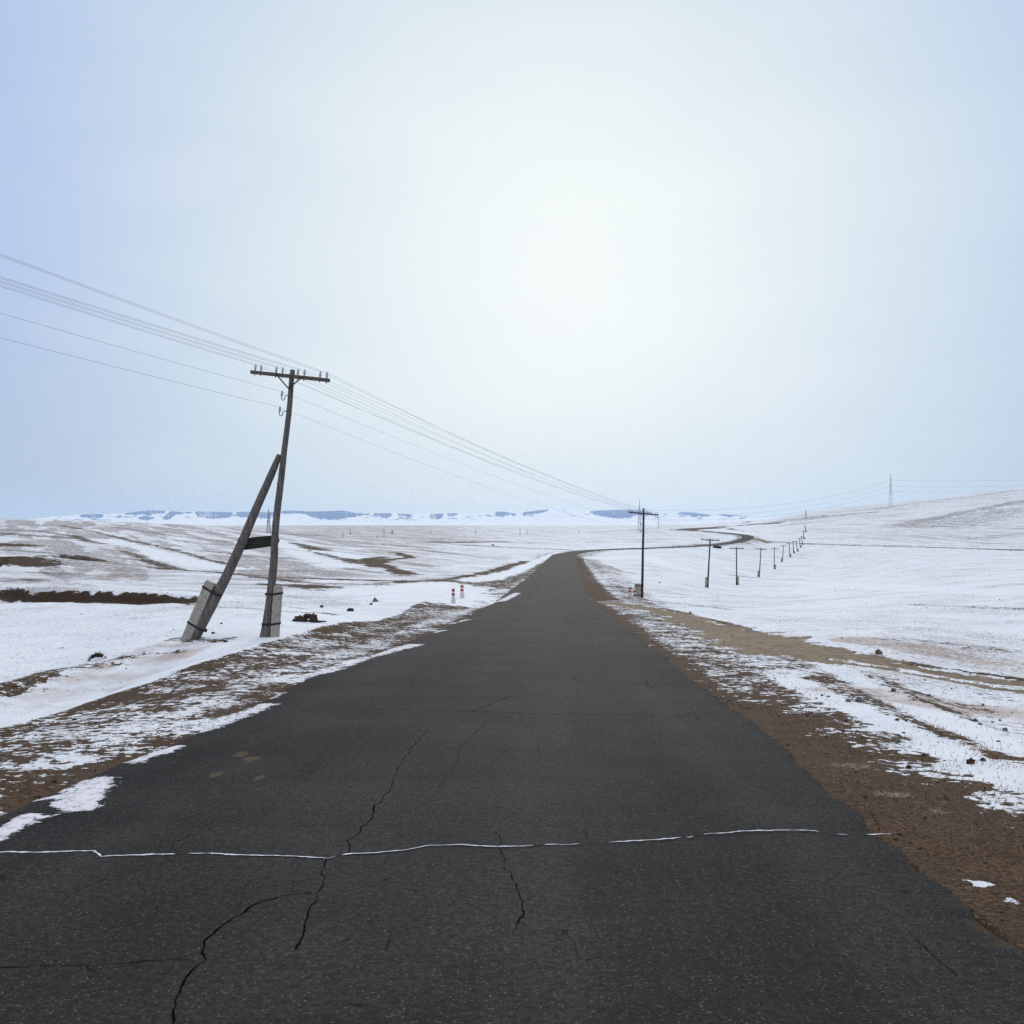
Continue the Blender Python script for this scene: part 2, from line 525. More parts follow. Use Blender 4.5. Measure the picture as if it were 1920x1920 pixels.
class MB:
    def __init__(self, org=(0, 0, 0)):
        self.v, self.f, self.m = [], [], []
        self.o = np.array(org, float)
        self.cur = 0

    def add(self, vs, fs):
        b = len(self.v)
        self.v += [tuple(np.asarray(v, float) - self.o) for v in vs]
        self.f += [tuple(b + i for i in f) for f in fs]
        self.m += [self.cur] * len(fs)

    def tube(self, path, rad, n=8, cap=True, wob=0.0, seed=0, phase=0.0):
        P = np.asarray(path, float)
        rad = np.broadcast_to(np.asarray(rad, float), (len(P),))
        T = np.gradient(P, axis=0)
        T /= np.linalg.norm(T, axis=1)[:, None]
        ref = np.array([0, 0, 1.0]) if abs(T[0, 2]) < 0.8 else np.array([0, 1.0, 0])
        vs, fs = [], []
        r_ = np.random.default_rng(seed)
        for i in range(len(P)):
            a = np.cross(T[i], ref)
            a /= np.linalg.norm(a)
            b = np.cross(T[i], a)
            for k in range(n):
                th = 2 * math.pi * k / n + phase
                rr = rad[i] * (1 + (r_.uniform(-wob, wob) if wob else 0))
                vs.append(P[i] + (a * math.cos(th) + b * math.sin(th)) * rr)
        for i in range(len(P) - 1):
            for k in range(n):
                fs.append((i * n + k, i * n + (k + 1) % n, (i + 1) * n + (k + 1) % n, (i + 1) * n + k))
        if cap:
            fs.append(tuple(reversed(range(n))))
            fs.append(tuple((len(P) - 1) * n + k for k in range(n)))
        self.add(vs, fs)

    def prism(self, path, hw, hd, ax, bev=0.12):
        """bevelled rectangular bar along path; ax = width direction"""
        P = np.asarray(path, float)
        hw = np.broadcast_to(np.asarray(hw, float), (len(P),))
        hd = np.broadcast_to(np.asarray(hd, float), (len(P),))
        T = np.gradient(P, axis=0)
        T /= np.linalg.norm(T, axis=1)[:, None]
        ax = np.asarray(ax, float)
        vs, fs = [], []
        e = 1 - bev
        prof = [(1, -e), (1, e), (e, 1), (-e, 1), (-1, e), (-1, -e), (-e, -1), (e, -1)]
        for i in range(len(P)):
            a = ax - T[i] * ax.dot(T[i])
            a /= np.linalg.norm(a)
            b = np.cross(T[i], a)
            for u, w in prof:
                vs.append(P[i] + a * u * hw[i] + b * w * hd[i])
        n = 8
        for i in range(len(P) - 1):
            for k in range(n):
                fs.append((i * n + k, i * n + (k + 1) % n, (i + 1) * n + (k + 1) % n, (i + 1) * n + k))
        fs.append(tuple(reversed(range(n))))
        fs.append(tuple((len(P) - 1) * n + k for k in range(n)))
        self.add(vs, fs)

    def lathe(self, base, axis, prof, n=12):
        axis = np.asarray(axis, float)
        axis /= np.linalg.norm(axis)
        ref = np.array([1.0, 0, 0]) if abs(axis[0]) < 0.8 else np.array([0, 1.0, 0])
        a = np.cross(axis, ref)
        a /= np.linalg.norm(a)
        b = np.cross(axis, a)
        base = np.asarray(base, float)
        vs, fs = [], []
        for h, r in prof:
            for k in range(n):
                th = 2 * math.pi * k / n
                vs.append(base + axis * h + (a * math.cos(th) + b * math.sin(th)) * r)
        for i in range(len(prof) - 1):
            for k in range(n):
                fs.append((i * n + k, i * n + (k + 1) % n, (i + 1) * n + (k + 1) % n, (i + 1) * n + k))
        fs.append(tuple(reversed(range(n))))
        fs.append(tuple((len(prof) - 1) * n + k for k in range(n)))
        self.add(vs, fs)

    def rock(self, c, size, seed=0, sub=2, rough=0.25, flat=0.3, spin=0.0):
        import bmesh
        bm = bmesh.new()
        bmesh.ops.create_icosphere(bm, subdivisions=sub, radius=1)
        r_ = np.random.default_rng(seed)
        dirs = r_.normal(size=(7, 3))
        dirs /= np.linalg.norm(dirs, axis=1)[:, None]
        cut = r_.uniform(0.55, 0.9, 7)
        vs = []
        ph = r_.uniform(0, 6, 6)
        for v in bm.verts:
            p = np.array(v.co)
            for dv, ct in zip(dirs, cut):
                k = p.dot(dv)
                if k > ct:
                    p = p - dv * (k - ct)
            p = p * (1 + rough * 0.4 * math.sin(5 * p[0] + ph[0]) * math.sin(6 * p[1] + ph[1]) + rough * 0.25 * math.sin(13 * p[2] + ph[2] + 9 * p[0]))
            x, y = p[0] * math.cos(spin) - p[1] * math.sin(spin), p[0] * math.sin(spin) + p[1] * math.cos(spin)
            vs.append((c[0] + x * size[0], c[1] + y * size[1], c[2] + p[2] * size[2]))
        fs = [tuple(v.index for v in f.verts) for f in bm.faces]
        bm.free()
        self.add(vs, fs)

    def build(self, name, mats, parent=None, smooth_=True):
        mats = mats if isinstance(mats, (list, tuple)) else [mats]
        o = mesh_obj(name, self.v, self.f, None, parent, smooth_)
        for m in mats:
            o.data.materials.append(m)
        if len(mats) > 1:
            o.data.polygons.foreach_set('material_index', self.m)
        return o


def empty(name, loc, label, cat, group=None):
    o = bpy.data.objects.new(name, None)
    o.empty_display_size = 0.3
    o.location = loc
    COL.objects.link(o)
    return set_props(o, label, cat, group)


# ------------------------------------------------------------------ materials


def new_mat(name):
    m = bpy.data.materials.new(name)
    m.use_nodes = True
    t = m.node_tree
    t.nodes.clear()
    out = N(t, 'ShaderNodeOutputMaterial')
    p = N(t, 'ShaderNodeBsdfPrincipled')
    L(t, p.outputs[0], out.inputs[0])
    return m, t, p


def noise(t, vec, scale, detail=4, rough=0.55, dist=0.0):
    n = N(t, 'ShaderNodeTexNoise')
    n.inputs['Scale'].default_value = scale
    n.inputs['Detail'].default_value = detail
    n.inputs['Roughness'].default_value = rough
    n.inputs['Distortion'].default_value = dist
    L(t, vec, n.inputs['Vector'])
    return n.outputs[0]


def attr(t, name):
    n = N(t, 'ShaderNodeAttribute', attribute_name=name)
    return n.outputs['Fac']


def bump(t, h, strength, dist, prev=None):
    n = N(t, 'ShaderNodeBump')
    n.inputs['Strength'].default_value = strength
    n.inputs['Distance'].default_value = dist
    L(t, h, n.inputs['Height'])
    if prev is not None:
        L(t, prev, n.inputs['Normal'])
    return n.outputs[0]


def ground_material():
    m, t, p = new_mat('snowy_steppe')
    co = N(t, 'ShaderNodeTexCoord').outputs['Object']
    flat = N(t, 'ShaderNodeMapping')
    flat.inputs['Scale'].default_value = (1, 1, 0.4)
    L(t, co, flat.inputs[0])
    v = flat.outputs[0]
    n1 = noise(t, v, 0.13, 6, 0.6)
    n2 = noise(t, v, 1.25, 6, 0.62, 0.4)
    n3 = noise(t, v, 7.0, 5, 0.62, 0.3)
    nn = math_node(t, 'ADD', math_node(t, 'MULTIPLY', n1, 0.20), math_node(t, 'ADD', math_node(t, 'MULTIPLY', n2, 0.36), math_node(t, 'MULTIPLY', n3, 0.44)))
    nn = smooth(t, nn, 0.36, 0.64, 0, 1, 'LINEAR')
    bare = attr(t, 'bare')
    k = math_node(t, 'SUBTRACT', math_node(t, 'ADD', nn, bare), 1.0)
    bm = smooth(t, k, -0.03, 0.035)
    # wind-combed streaks on the slopes
    st = N(t, 'ShaderNodeMapping')
    st.inputs['Rotation'].default_value = (0, 0, math.radians(-51.5))
    st.vector_type = 'POINT'
    L(t, co, st.inputs[0])
    st2 = N(t, 'ShaderNodeMapping')
    st2.inputs['Scale'].default_value = (0.030, 0.30, 0.0)
    # rotate so that local x runs along (0.62, -0.78)
    st.inputs['Rotation'].default_value = (0, 0, math.radians(64))
    L(t, st.outputs[0], st2.inputs[0])
    ns = noise(t, st2.outputs[0], 0.42, 5, 0.6, 0.2)
    sk = math_node(t, 'SUBTRACT', math_node(t, 'ADD', smooth(t, ns, 0.33, 0.67, 0, 1, 'LINEAR'), attr(t, 'streak')), 1.0)
    sm = smooth(t, sk, -0.05, 0.12)
    sm = math_node(t, 'MULTIPLY', sm, smooth(t, noise(t, v, 2.2, 4, 0.65), 0.36, 0.58))
    # stubble poking through thin snow
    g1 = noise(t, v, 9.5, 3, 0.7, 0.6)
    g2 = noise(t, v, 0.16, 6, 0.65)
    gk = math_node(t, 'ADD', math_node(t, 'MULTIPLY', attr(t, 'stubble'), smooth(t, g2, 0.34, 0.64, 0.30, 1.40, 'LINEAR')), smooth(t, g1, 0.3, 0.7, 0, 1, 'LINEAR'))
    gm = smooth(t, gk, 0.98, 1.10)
    # dusty wind-blown soil tinting the snow
    dn = noise(t, v, 1.0, 5, 0.6, 0.5)
    dm = math_node(t, 'MULTIPLY', smooth(t, math_node(t, 'ADD', math_node(t, 'MULTIPLY', dn, 1.6), attr(t, 'dust')), 1.05, 1.75), 0.85)
    # colours
    snow = mixc(t, smooth(t, noise(t, v, 0.6, 4), 0.35, 0.65), (0.765, 0.79, 0.795), (0.84, 0.852, 0.845))
    snow = mixc(t, dm, snow, (0.50, 0.40, 0.33))
    snow = mixc(t, math_node(t, 'MULTIPLY', sm, 0.80), snow, (0.185, 0.125, 0.098))
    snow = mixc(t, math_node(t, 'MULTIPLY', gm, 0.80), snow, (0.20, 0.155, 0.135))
    f1 = noise(t, v, 27, 6, 0.72, 0.4)
    f2 = noise(t, v, 0.9, 4, 0.6)
    soil = mixc(t, smooth(t, f1, 0.36, 0.66), (0.034, 0.021, 0.013), (0.142, 0.085, 0.046))
    soil = mixc(t, math_node(t, 'MULTIPLY', smooth(t, f2, 0.45, 0.65), 0.5), soil, (0.085, 0.066, 0.048))
    soil = mixc(t, math_node(t, 'MULTIPLY', smooth(t, noise(t, v, 60, 2, 0.6), 0.60, 0.72), 0.6), soil, (0.24, 0.175, 0.11))
    vp = N(t, 'ShaderNodeTexVoronoi')
    vp.inputs['Scale'].default_value = 38
    L(t, v, vp.inputs['Vector'])
    vs_ = N(t, 'ShaderNodeSeparateColor')
    L(t, vp.outputs['Color'], vs_.inputs[0])
    peb = math_node(t, 'MULTIPLY', smooth(t, vs_.outputs[0], 0.72, 0.80), smooth(t, vp.outputs['Distance'], 0.42, 0.25))
    soil = mixc(t, math_node(t, 'MULTIPLY', peb, 0.8), soil, mixc(t, vs_.outputs[1], (0.035, 0.032, 0.030), (0.20, 0.17, 0.14)))
    mot = noise(t, v, 3.2, 5, 0.65)
    soil = mixc(t, math_node(t, 'MULTIPLY', smooth(t, mot, 0.50, 0.68), 0.55), soil, (0.045, 0.032, 0.024))
    bank_dark = attr(t, 'dark')  # darker brown soil on the eroded banks
    soil = mixc(t, math_node(t, 'MULTIPLY', bank_dark, 0.75), soil, (0.035, 0.022, 0.015))
    # packed dirt of the vehicle track
    trk = attr(t, 'track')
    tn = math_node(t, 'SUBTRACT', math_node(t, 'ADD', smooth(t, math_node(t, 'ADD', math_node(t, 'MULTIPLY', n2, 0.5), math_node(t, 'MULTIPLY', n3, 0.5)), 0.34, 0.66, 0, 1, 'LINEAR'), trk), 1.0)
    tm = smooth(t, tn, -0.06, 0.08)
    dirt = mixc(t, smooth(t, noise(t, v, 3.0, 6, 0.65), 0.35, 0.65), (0.195, 0.150, 0.100), (0.300, 0.235, 0.160))
    dirt = mixc(t, smooth(t, noise(t, v, 30, 3, 0.6), 0.58, 0.70), dirt, (0.10, 0.08, 0.06))
    col = mixc(t, bm, snow, soil)
    col = mixc(t, tm, col, dirt)
    L(t, col, p.inputs['Base Color'])
    anyb = math_node(t, 'MAXIMUM', bm, tm)
    L(t, smooth(t, anyb, 0, 1, 0.90, 0.97, 'LINEAR'), p.inputs['Roughness'])
    p.inputs['Specular IOR Level'].default_value = 0.06
    # relief: the snow sheet lies proud of the soil, both are uneven
    hs = math_node(t, 'SUBTRACT', 1.0, anyb)
    h2 = math_node(t, 'ADD', math_node(t, 'MULTIPLY', hs, 0.9), math_node(t, 'ADD', math_node(t, 'MULTIPLY', f1, 0.5), math_node(t, 'MULTIPLY', gm, 0.4)))
    b1 = bump(t, noise(t, v, 1.6, 5, 0.6), 0.35, 0.10)
    b2 = bump(t, h2, 0.75, 0.03, b1)
    L(t, b2, p.inputs['Normal'])
    return m


def asphalt_material():
    m, t, p = new_mat('worn_asphalt')
    v = N(t, 'ShaderNodeTexCoord').outputs['Object']
    base_n = noise(t, v, 0.45, 6, 0.6)
    col = mixc(t, smooth(t, base_n, 0.32, 0.68), (0.0410, 0.0405, 0.0370), (0.0780, 0.0752, 0.0670))
    # lengthwise wear
    mp = N(t, 'ShaderNodeMapping')
    mp.inputs['Scale'].default_value = (1.3, 0.05, 1)
    L(t, v, mp.inputs[0])
    col = mixc(t, math_node(t, 'MULTIPLY', smooth(t, noise(t, mp.outputs[0], 1.0, 3), 0.42, 0.66), 0.35), col, (0.054, 0.0535, 0.051))
    wr = attr(t, 'wear')
    col = mixc(t, smooth(t, wr, 0.05, 0.75, 0, 0.55), col, (0.094, 0.090, 0.080))
    col = mixc(t, smooth(t, wr, -0.05, -0.7, 0, 0.5), col, (0.020, 0.0205, 0.021))
    # cross bands of old overlays
    mp2 = N(t, 'ShaderNodeMapping')
    mp2.inputs['Scale'].default_value = (0.06, 1.2, 1)
    L(t, v, mp2.inputs[0])
    col = mixc(t, math_node(t, 'MULTIPLY', smooth(t, noise(t, mp2.outputs[0], 1.0, 5, 0.65), 0.50, 0.68), 0.3), col, (0.020, 0.0208, 0.0212))
    # aggregate
    vo = N(t, 'ShaderNodeTexVoronoi')
    vo.inputs['Scale'].default_value = 66
    L(t, v, vo.inputs['Vector'])
    rs = N(t, 'ShaderNodeSeparateColor')
    L(t, vo.outputs['Color'], rs.inputs[0])
    chip = math_node(t, 'MULTIPLY', smooth(t, rs.outputs[0], 0.78, 1.0), smooth(t, vo.outputs['Distance'], 0.55, 0.3))
    med = noise(t, v, 26, 4, 0.7)
    col = mixc(t, smooth(t, med, 0.62, 0.36, 0, 0.7), col, (0.0225, 0.0220, 0.0204))
    col = mixc(t, math_node(t, 'MULTIPLY', smooth(t, med, 0.52, 0.72), 0.5), col, (0.062, 0.061, 0.058))
    col = mixc(t, math_node(t, 'MULTIPLY', chip, 0.85), col, (0.18, 0.17, 0.15))
    fine = noise(t, v, 150, 3, 0.7)
    col = mixc(t, smooth(t, fine, 0.60, 0.40, 0, 0.75), col, (0.0145, 0.0142, 0.0135))
    dk = noise(t, v, 5.0, 2, 0.5, 1.0)
    col = mixc(t, math_node(t, 'MULTIPLY', smooth(t, dk, 0.70, 0.76), 0.7), col, (0.007, 0.007, 0.007))
    stain = attr(t, 'stain')
    col = mixc(t, math_node(t, 'MULTIPLY', smooth(t, math_node(t, 'ADD', stain, math_node(t, 'MULTIPLY', noise(t, v, 9, 4), 0.5)), 0.6, 0.95), 0.55), col, (0.15, 0.11, 0.07))
    dirt = attr(t, 'dirt')
    dnz = math_node(t, 'ADD', math_node(t, 'MULTIPLY', noise(t, v, 6, 6, 0.65), 0.9), math_node(t, 'MULTIPLY', noise(t, v, 1.2, 4), 0.6))
    dm = smooth(t, math_node(t, 'ADD', dirt, dnz), 1.05, 1.45)
    col = mixc(t, math_node(t, 'MULTIPLY', dm, 0.8), col, (0.10, 0.070, 0.043))
    sn = attr(t, 'snow')
    snz = math_node(t, 'ADD', math_node(t, 'MULTIPLY', noise(t, v, 4.0, 8, 0.72, 0.3), 1.7), math_node(t, 'MULTIPLY', noise(t, v, 18, 5, 0.65), 0.7))
    sm = smooth(t, math_node(t, 'ADD', sn, snz), 1.60, 1.72)
    sdirt = smooth(t, noise(t, v, 13, 6, 0.7), 0.46, 0.68)
    col = mixc(t, sm, col, mixc(t, sdirt, (0.78, 0.765, 0.78), (0.46, 0.43, 0.415)))
    L(t, col, p.inputs['Base Color'])
    rg = smooth(t, sm, 0, 1, 0.80, 0.80, 'LINEAR')
    L(t, rg, p.inputs['Roughness'])
    p.inputs['Specular IOR Level'].default_value = 0.015
    hh = math_node(t, 'ADD', math_node(t, 'MULTIPLY', fine, 0.5), math_node(t, 'MULTIPLY', vo.outputs['Distance'], -0.4))
    b1 = bump(t, noise(t, v, 1.1, 4), 0.25, 0.03)
    b2 = bump(t, hh, 0.55, 0.006, b1)
    b3 = bump(t, sm, 0.5, 0.015, b2)
    L(t, b3, p.inputs['Normal'])
    return m


def flat_mat(name, c1, c2, scale=6, rough=0.85, stretch=(1, 1, 1), bmp=0.3, bd=0.01, spec=0.3, third=None):
    m, t, p = new_mat(name)
    v = N(t, 'ShaderNodeTexCoord').outputs['Object']
    mp = N(t, 'ShaderNodeMapping')
    mp.inputs['Scale'].default_value = stretch
    L(t, v, mp.inputs[0])
    n = noise(t, mp.outputs[0], scale, 6, 0.65)
    col = mixc(t, smooth(t, n, 0.33, 0.67), c1, c2)
    if third:
        col = mixc(t, smooth(t, noise(t, mp.outputs[0], scale * 0.35, 5, 0.6), third[1], third[1] + 0.1), col, third[0])
    L(t, col, p.inputs['Base Color'])
    p.inputs['Roughness'].default_value = rough
    p.inputs['Specular IOR Level'].default_value = spec
    L(t, bump(t, n, bmp, bd), p.inputs['Normal'])
    return m


M = {}
M['ground'] = ground_material()
M['asphalt'] = asphalt_material()
M['crack'] = flat_mat('crack_shadow', (0.002, 0.002, 0.002), (0.006, 0.006, 0.005), 20, 1.0, spec=0.0)
M['crack_snow'] = flat_mat('snow_in_crack', (0.52, 0.51, 0.52), (0.86, 0.86, 0.88), 14, 0.9)
M['straw'] = flat_mat('straw', (0.16, 0.10, 0.055), (0.36, 0.24, 0.13), 9, 0.9)
M['palestraw'] = flat_mat('pale_straw', (0.36, 0.27, 0.18), (0.55, 0.45, 0.33), 9, 0.9)
M['wood'] = flat_mat('weathered_wood', (0.074, 0.064, 0.056), (0.19, 0.160, 0.136), 7, 0.85, (3.2, 3.2, 0.3), 0.6, 0.012, third=((0.19, 0.12, 0.08), 0.62))
M['darkwood'] = flat_mat('dark_wood', (0.035, 0.026, 0.023), (0.085, 0.062, 0.055), 7, 0.85, (6, 6, 0.6), 0.5, 0.01)
M['arm'] = flat_mat('crossarm_wood', (0.075, 0.058, 0.046), (0.135, 0.105, 0.084), 8, 0.85, (2, 2, 8), 0.4, 0.008)
M['board'] = flat_mat('old_painted_board', (0.028, 0.023, 0.018), (0.055, 0.046, 0.036), 9, 0.9, (1, 1, 5), 0.5, 0.008, third=((0.025, 0.042, 0.022), 0.50))
M['concrete'] = flat_mat('rough_concrete', (0.32, 0.285, 0.225), (0.46, 0.41, 0.33), 11, 0.95, (1, 1, 1), 0.5, 0.01, third=((0.22, 0.20, 0.17), 0.6))
M['iron'] = flat_mat('rusty_iron', (0.022, 0.018, 0.018), (0.05, 0.036, 0.034), 30, 0.7)
M['porcelain'] = flat_mat('insulator_porcelain', (0.42, 0.41, 0.44), (0.55, 0.53, 0.56), 30, 0.25, spec=0.5)
M['wire'] = flat_mat('steel_wire', (0.26, 0.26, 0.31), (0.34, 0.34, 0.39), 3, 0.6)
M['steel'] = flat_mat('galvanised_steel', (0.34, 0.35, 0.37), (0.42, 0.43, 0.45), 2, 0.6)  # lightened: haze over the far pylons put into the colour
M['postwhite'] = flat_mat('limewashed_concrete', (0.55, 0.53, 0.47), (0.72, 0.70, 0.64), 9, 0.9, third=((0.42, 0.36, 0.27), 0.62))
M['postred'] = flat_mat('red_band_paint', (0.34, 0.008, 0.012), (0.46, 0.014, 0.018), 14, 0.7)
M['rock'] = flat_mat('grey_brown_stone', (0.10, 0.088, 0.072), (0.21, 0.18, 0.145), 7, 0.95, bmp=0.6, bd=0.03)
M['clod'] = flat_mat('frozen_turf', (0.030, 0.019, 0.013), (0.095, 0.060, 0.036), 9, 0.97, bmp=0.9, bd=0.05)
M['brownrock'] = flat_mat('brown_stone', (0.12, 0.075, 0.05), (0.20, 0.13, 0.085), 7, 0.95, bmp=0.5, bd=0.02)
M['pipe'] = flat_mat('dark_concrete', (0.05, 0.045, 0.045), (0.10, 0.09, 0.088), 3, 0.95)

# ------------------------------------------------------------------ ground
az = np.concatenate([np.arange(-48, 48.001, 0.1), np.arange(52, 309, 4.0)])
rr_ = np.concatenate([[0.35, 0.7], np.exp(np.arange(math.log(1.0), math.log(14200), 0.0125))])
AZ, RR = np.meshgrid(np.radians(az), rr_)
GX, GY = RR * np.sin(AZ), RR * np.cos(AZ)
zf, tf, sf, df = heights(GX.ravel(), GY.ravel(), True)
gx, gy = GX.ravel(), GY.ravel()
colpx = np.where(gy > 1, CX + F * gx / np.maximum(gy, 1), np.where(gx > 0, 3000, -1000))
nA = fbm(gx / 2.2, gy / 2.2, 3, 41)
nB = fbm(gx / 14, gy / 14, 3, 43)
nC = fbm(gx / 90, gy / 90, 3, 45)
nD = fbm(gx / 0.55, gy / 0.55, 3, 47)
bare = np.full(len(gx), 0.10)
stub = np.zeros(len(gx))
dust = np.zeros(len(gx))
streak = np.zeros(len(gx))
track = np.zeros(len(gx))
dark = np.zeros(len(gx))
lf = sstep(1060, 860, colpx)
# open country
stub += (lf * np.interp(df, [15, 40, 60, 120, 400, 1200, 4000], [0.16, 0.30, 0.44, 0.44, 0.38, 0.38, 0.34]) +
         (1 - lf) * np.interp(df, [10, 30, 60, 140, 300, 600, 1500, 4000], [0.32, 0.34, 0.34, 0.32, 0.33, 0.34, 0.36, 0.30]))
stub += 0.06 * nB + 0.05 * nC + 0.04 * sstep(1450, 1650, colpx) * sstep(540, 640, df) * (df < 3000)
streak += np.where(colpx < 990, np.interp(df, [55, 100, 350, 900], [0.0, 0.52, 0.60, 0.46]) * sstep(980, 700, colpx), 0.0)
streak += (0.33 + 0.12 * nC) * sstep(1380, 1500, colpx) * sstep(540, 620, df) * (df < 3000)
streak += 0.36 * sstep(300, 420, df) * (1 - sstep(5000, 7000, df)) * sstep(400, 800, colpx) * sstep(1420, 1250, colpx)
streak = np.minimum(streak, 0.68)
# verges
T = tf + 0.25 * nA
sL = sstep(-6.9, -6.5, T) * (T < 0)
vL = np.interp(T, [-6.6, -6.2, -5.6, -5.0, -4.4, -3.9, -3.5, -3.1], [0.58, 0.64, 0.54, 0.64, 0.46, 0.56, 0.80, 0.92]) + 0.10 * nA + 0.05 * nB
vLf = np.interp(T, [-9, -6.5, -5, -3.2], [0.12, 0.32, 0.56, 0.50]) + 0.12 * nB
nearw = 1 - sstep(48, 66, sf)
bare = np.where((T < 0) & (T > -9.5), np.where(T > -6.9, np.maximum(bare, vL * nearw * sstep(-6.75, -6.5, T) + vLf * (1 - nearw)), np.maximum(bare, vLf * (1 - nearw))), bare)
stub = np.where((T < -6.5) & (T > -9.5) & (sf < 40), 0.02, stub)
vR1 = np.interp(T, [2.8, 3.5, 3.9, 4.3, 4.8, 5.4, 6.0, 6.6, 8.0], [1.0, 0.97, 0.76, 0.55, 0.48, 0.40, 0.26, 0.26, 0.14]) + 0.07 * nA
vR2 = np.interp(T, [2.8, 3.4, 3.8, 5.0, 6.0, 7.2, 8.4], [0.95, 0.82, 0.58, 0.55, 0.53, 0.46, 0.14]) + 0.10 * nA
vR3 = np.interp(T, [2.8, 4.4, 5.0, 6.4, 8.0, 10.0], [0.92, 0.80, 0.42, 0.50, 0.42, 0.10]) + 0.08 * nA
vR4 = np.interp(T, [2.8, 3.6, 4.6, 6.5, 8.5], [0.55, 0.50, 0.46, 0.40, 0.10]) + 0.06 * nB
w12 = sstep(9.5, 16, sf)
w23 = sstep(58, 66, sf)
w34 = sstep(190, 250, sf)
vR = (((vR1 * (1 - w12) + vR2 * w12) * (1 - w23) + vR3 * w23) * (1 - w34) + vR4 * w34)
onR = (T > 0) & (T < 10)
bare = np.where(onR, np.maximum(bare, vR), bare)
stub = np.where((tf > 0) & (tf < 9) & (sf < 60), stub * 0.75, stub)
stub = np.where((T < -3.4) & (T > -6.6) & (sf < 60), 0.46 + 0.1 * nA, stub)
dust = np.where((T < -3.4) & (T > -6.4) & (sf < 60), 0.30 + 0.25 * nA, dust)
dust = np.where((tf > 5) & (tf < 14) & (sf < 60), 0.30 + 0.2 * nB, dust)
dust = np.where((tf < -8) & (tf > -10.2) & (sf < 26) & (sf > 10), 0.42 + 0.3 * nA, dust)
bare = np.where(np.abs(tf) < 3.0, 1.0, bare)


def seg_dist(px, py, P):
    best = np.full(len(px), 1e9)
    for a, b in zip(P[:-1], P[1:]):
        v = b[:2] - a[:2]
        l2 = max(v.dot(v), 1e-9)
        u = np.clip(((px - a[0]) * v[0] + (py - a[1]) * v[1]) / l2, 0, 1)
        d2 = (px - a[0] - u * v[0]) ** 2 + (py - a[1] - u * v[1]) ** 2
        best = np.minimum(best, d2)
    return np.sqrt(best)


def step_bare(P, lo, hi, strength):
    m = np.nonzero((gx > P[:, 0].min() - 4) & (gx < P[:, 0].max() + 4) & (gy > P[:, 1].min() - 12) & (gy < P[:, 1].max() + 12))[0]
    xm, ym = gx[m], gy[m]
    yl = np.interp(xm, P[:, 0], P[:, 1]) + fbm(xm / 5.5, xm * 0 + 3.3, 5, 31, 0.55) * 3.2
    sd = ym - yl
    w = 1 + 0.9 * fbm(xm / 4.5, xm * 0 + 8.1, 4, 33) + 0.5 * nD[m]
    ends = sstep(P[0, 0] - 3, P[0, 0] + 3, xm) * (1 - sstep(P[-1, 0] - 4, P[-1, 0] + 1.0, xm))
    w = np.clip(w + 0.5 * fbm(xm / 1.3, xm * 0 + 4.4, 4, 34), 0.15, 2)
    k_ = sstep(lo * w * 1.5, lo * w * 0.7, sd) * sstep(hi * 1.6, hi * 0.6, sd) * ends
    bare[m] = np.maximum(bare[m], strength * k_)
    dark[m] = np.maximum(dark[m], 0.9 * k_)


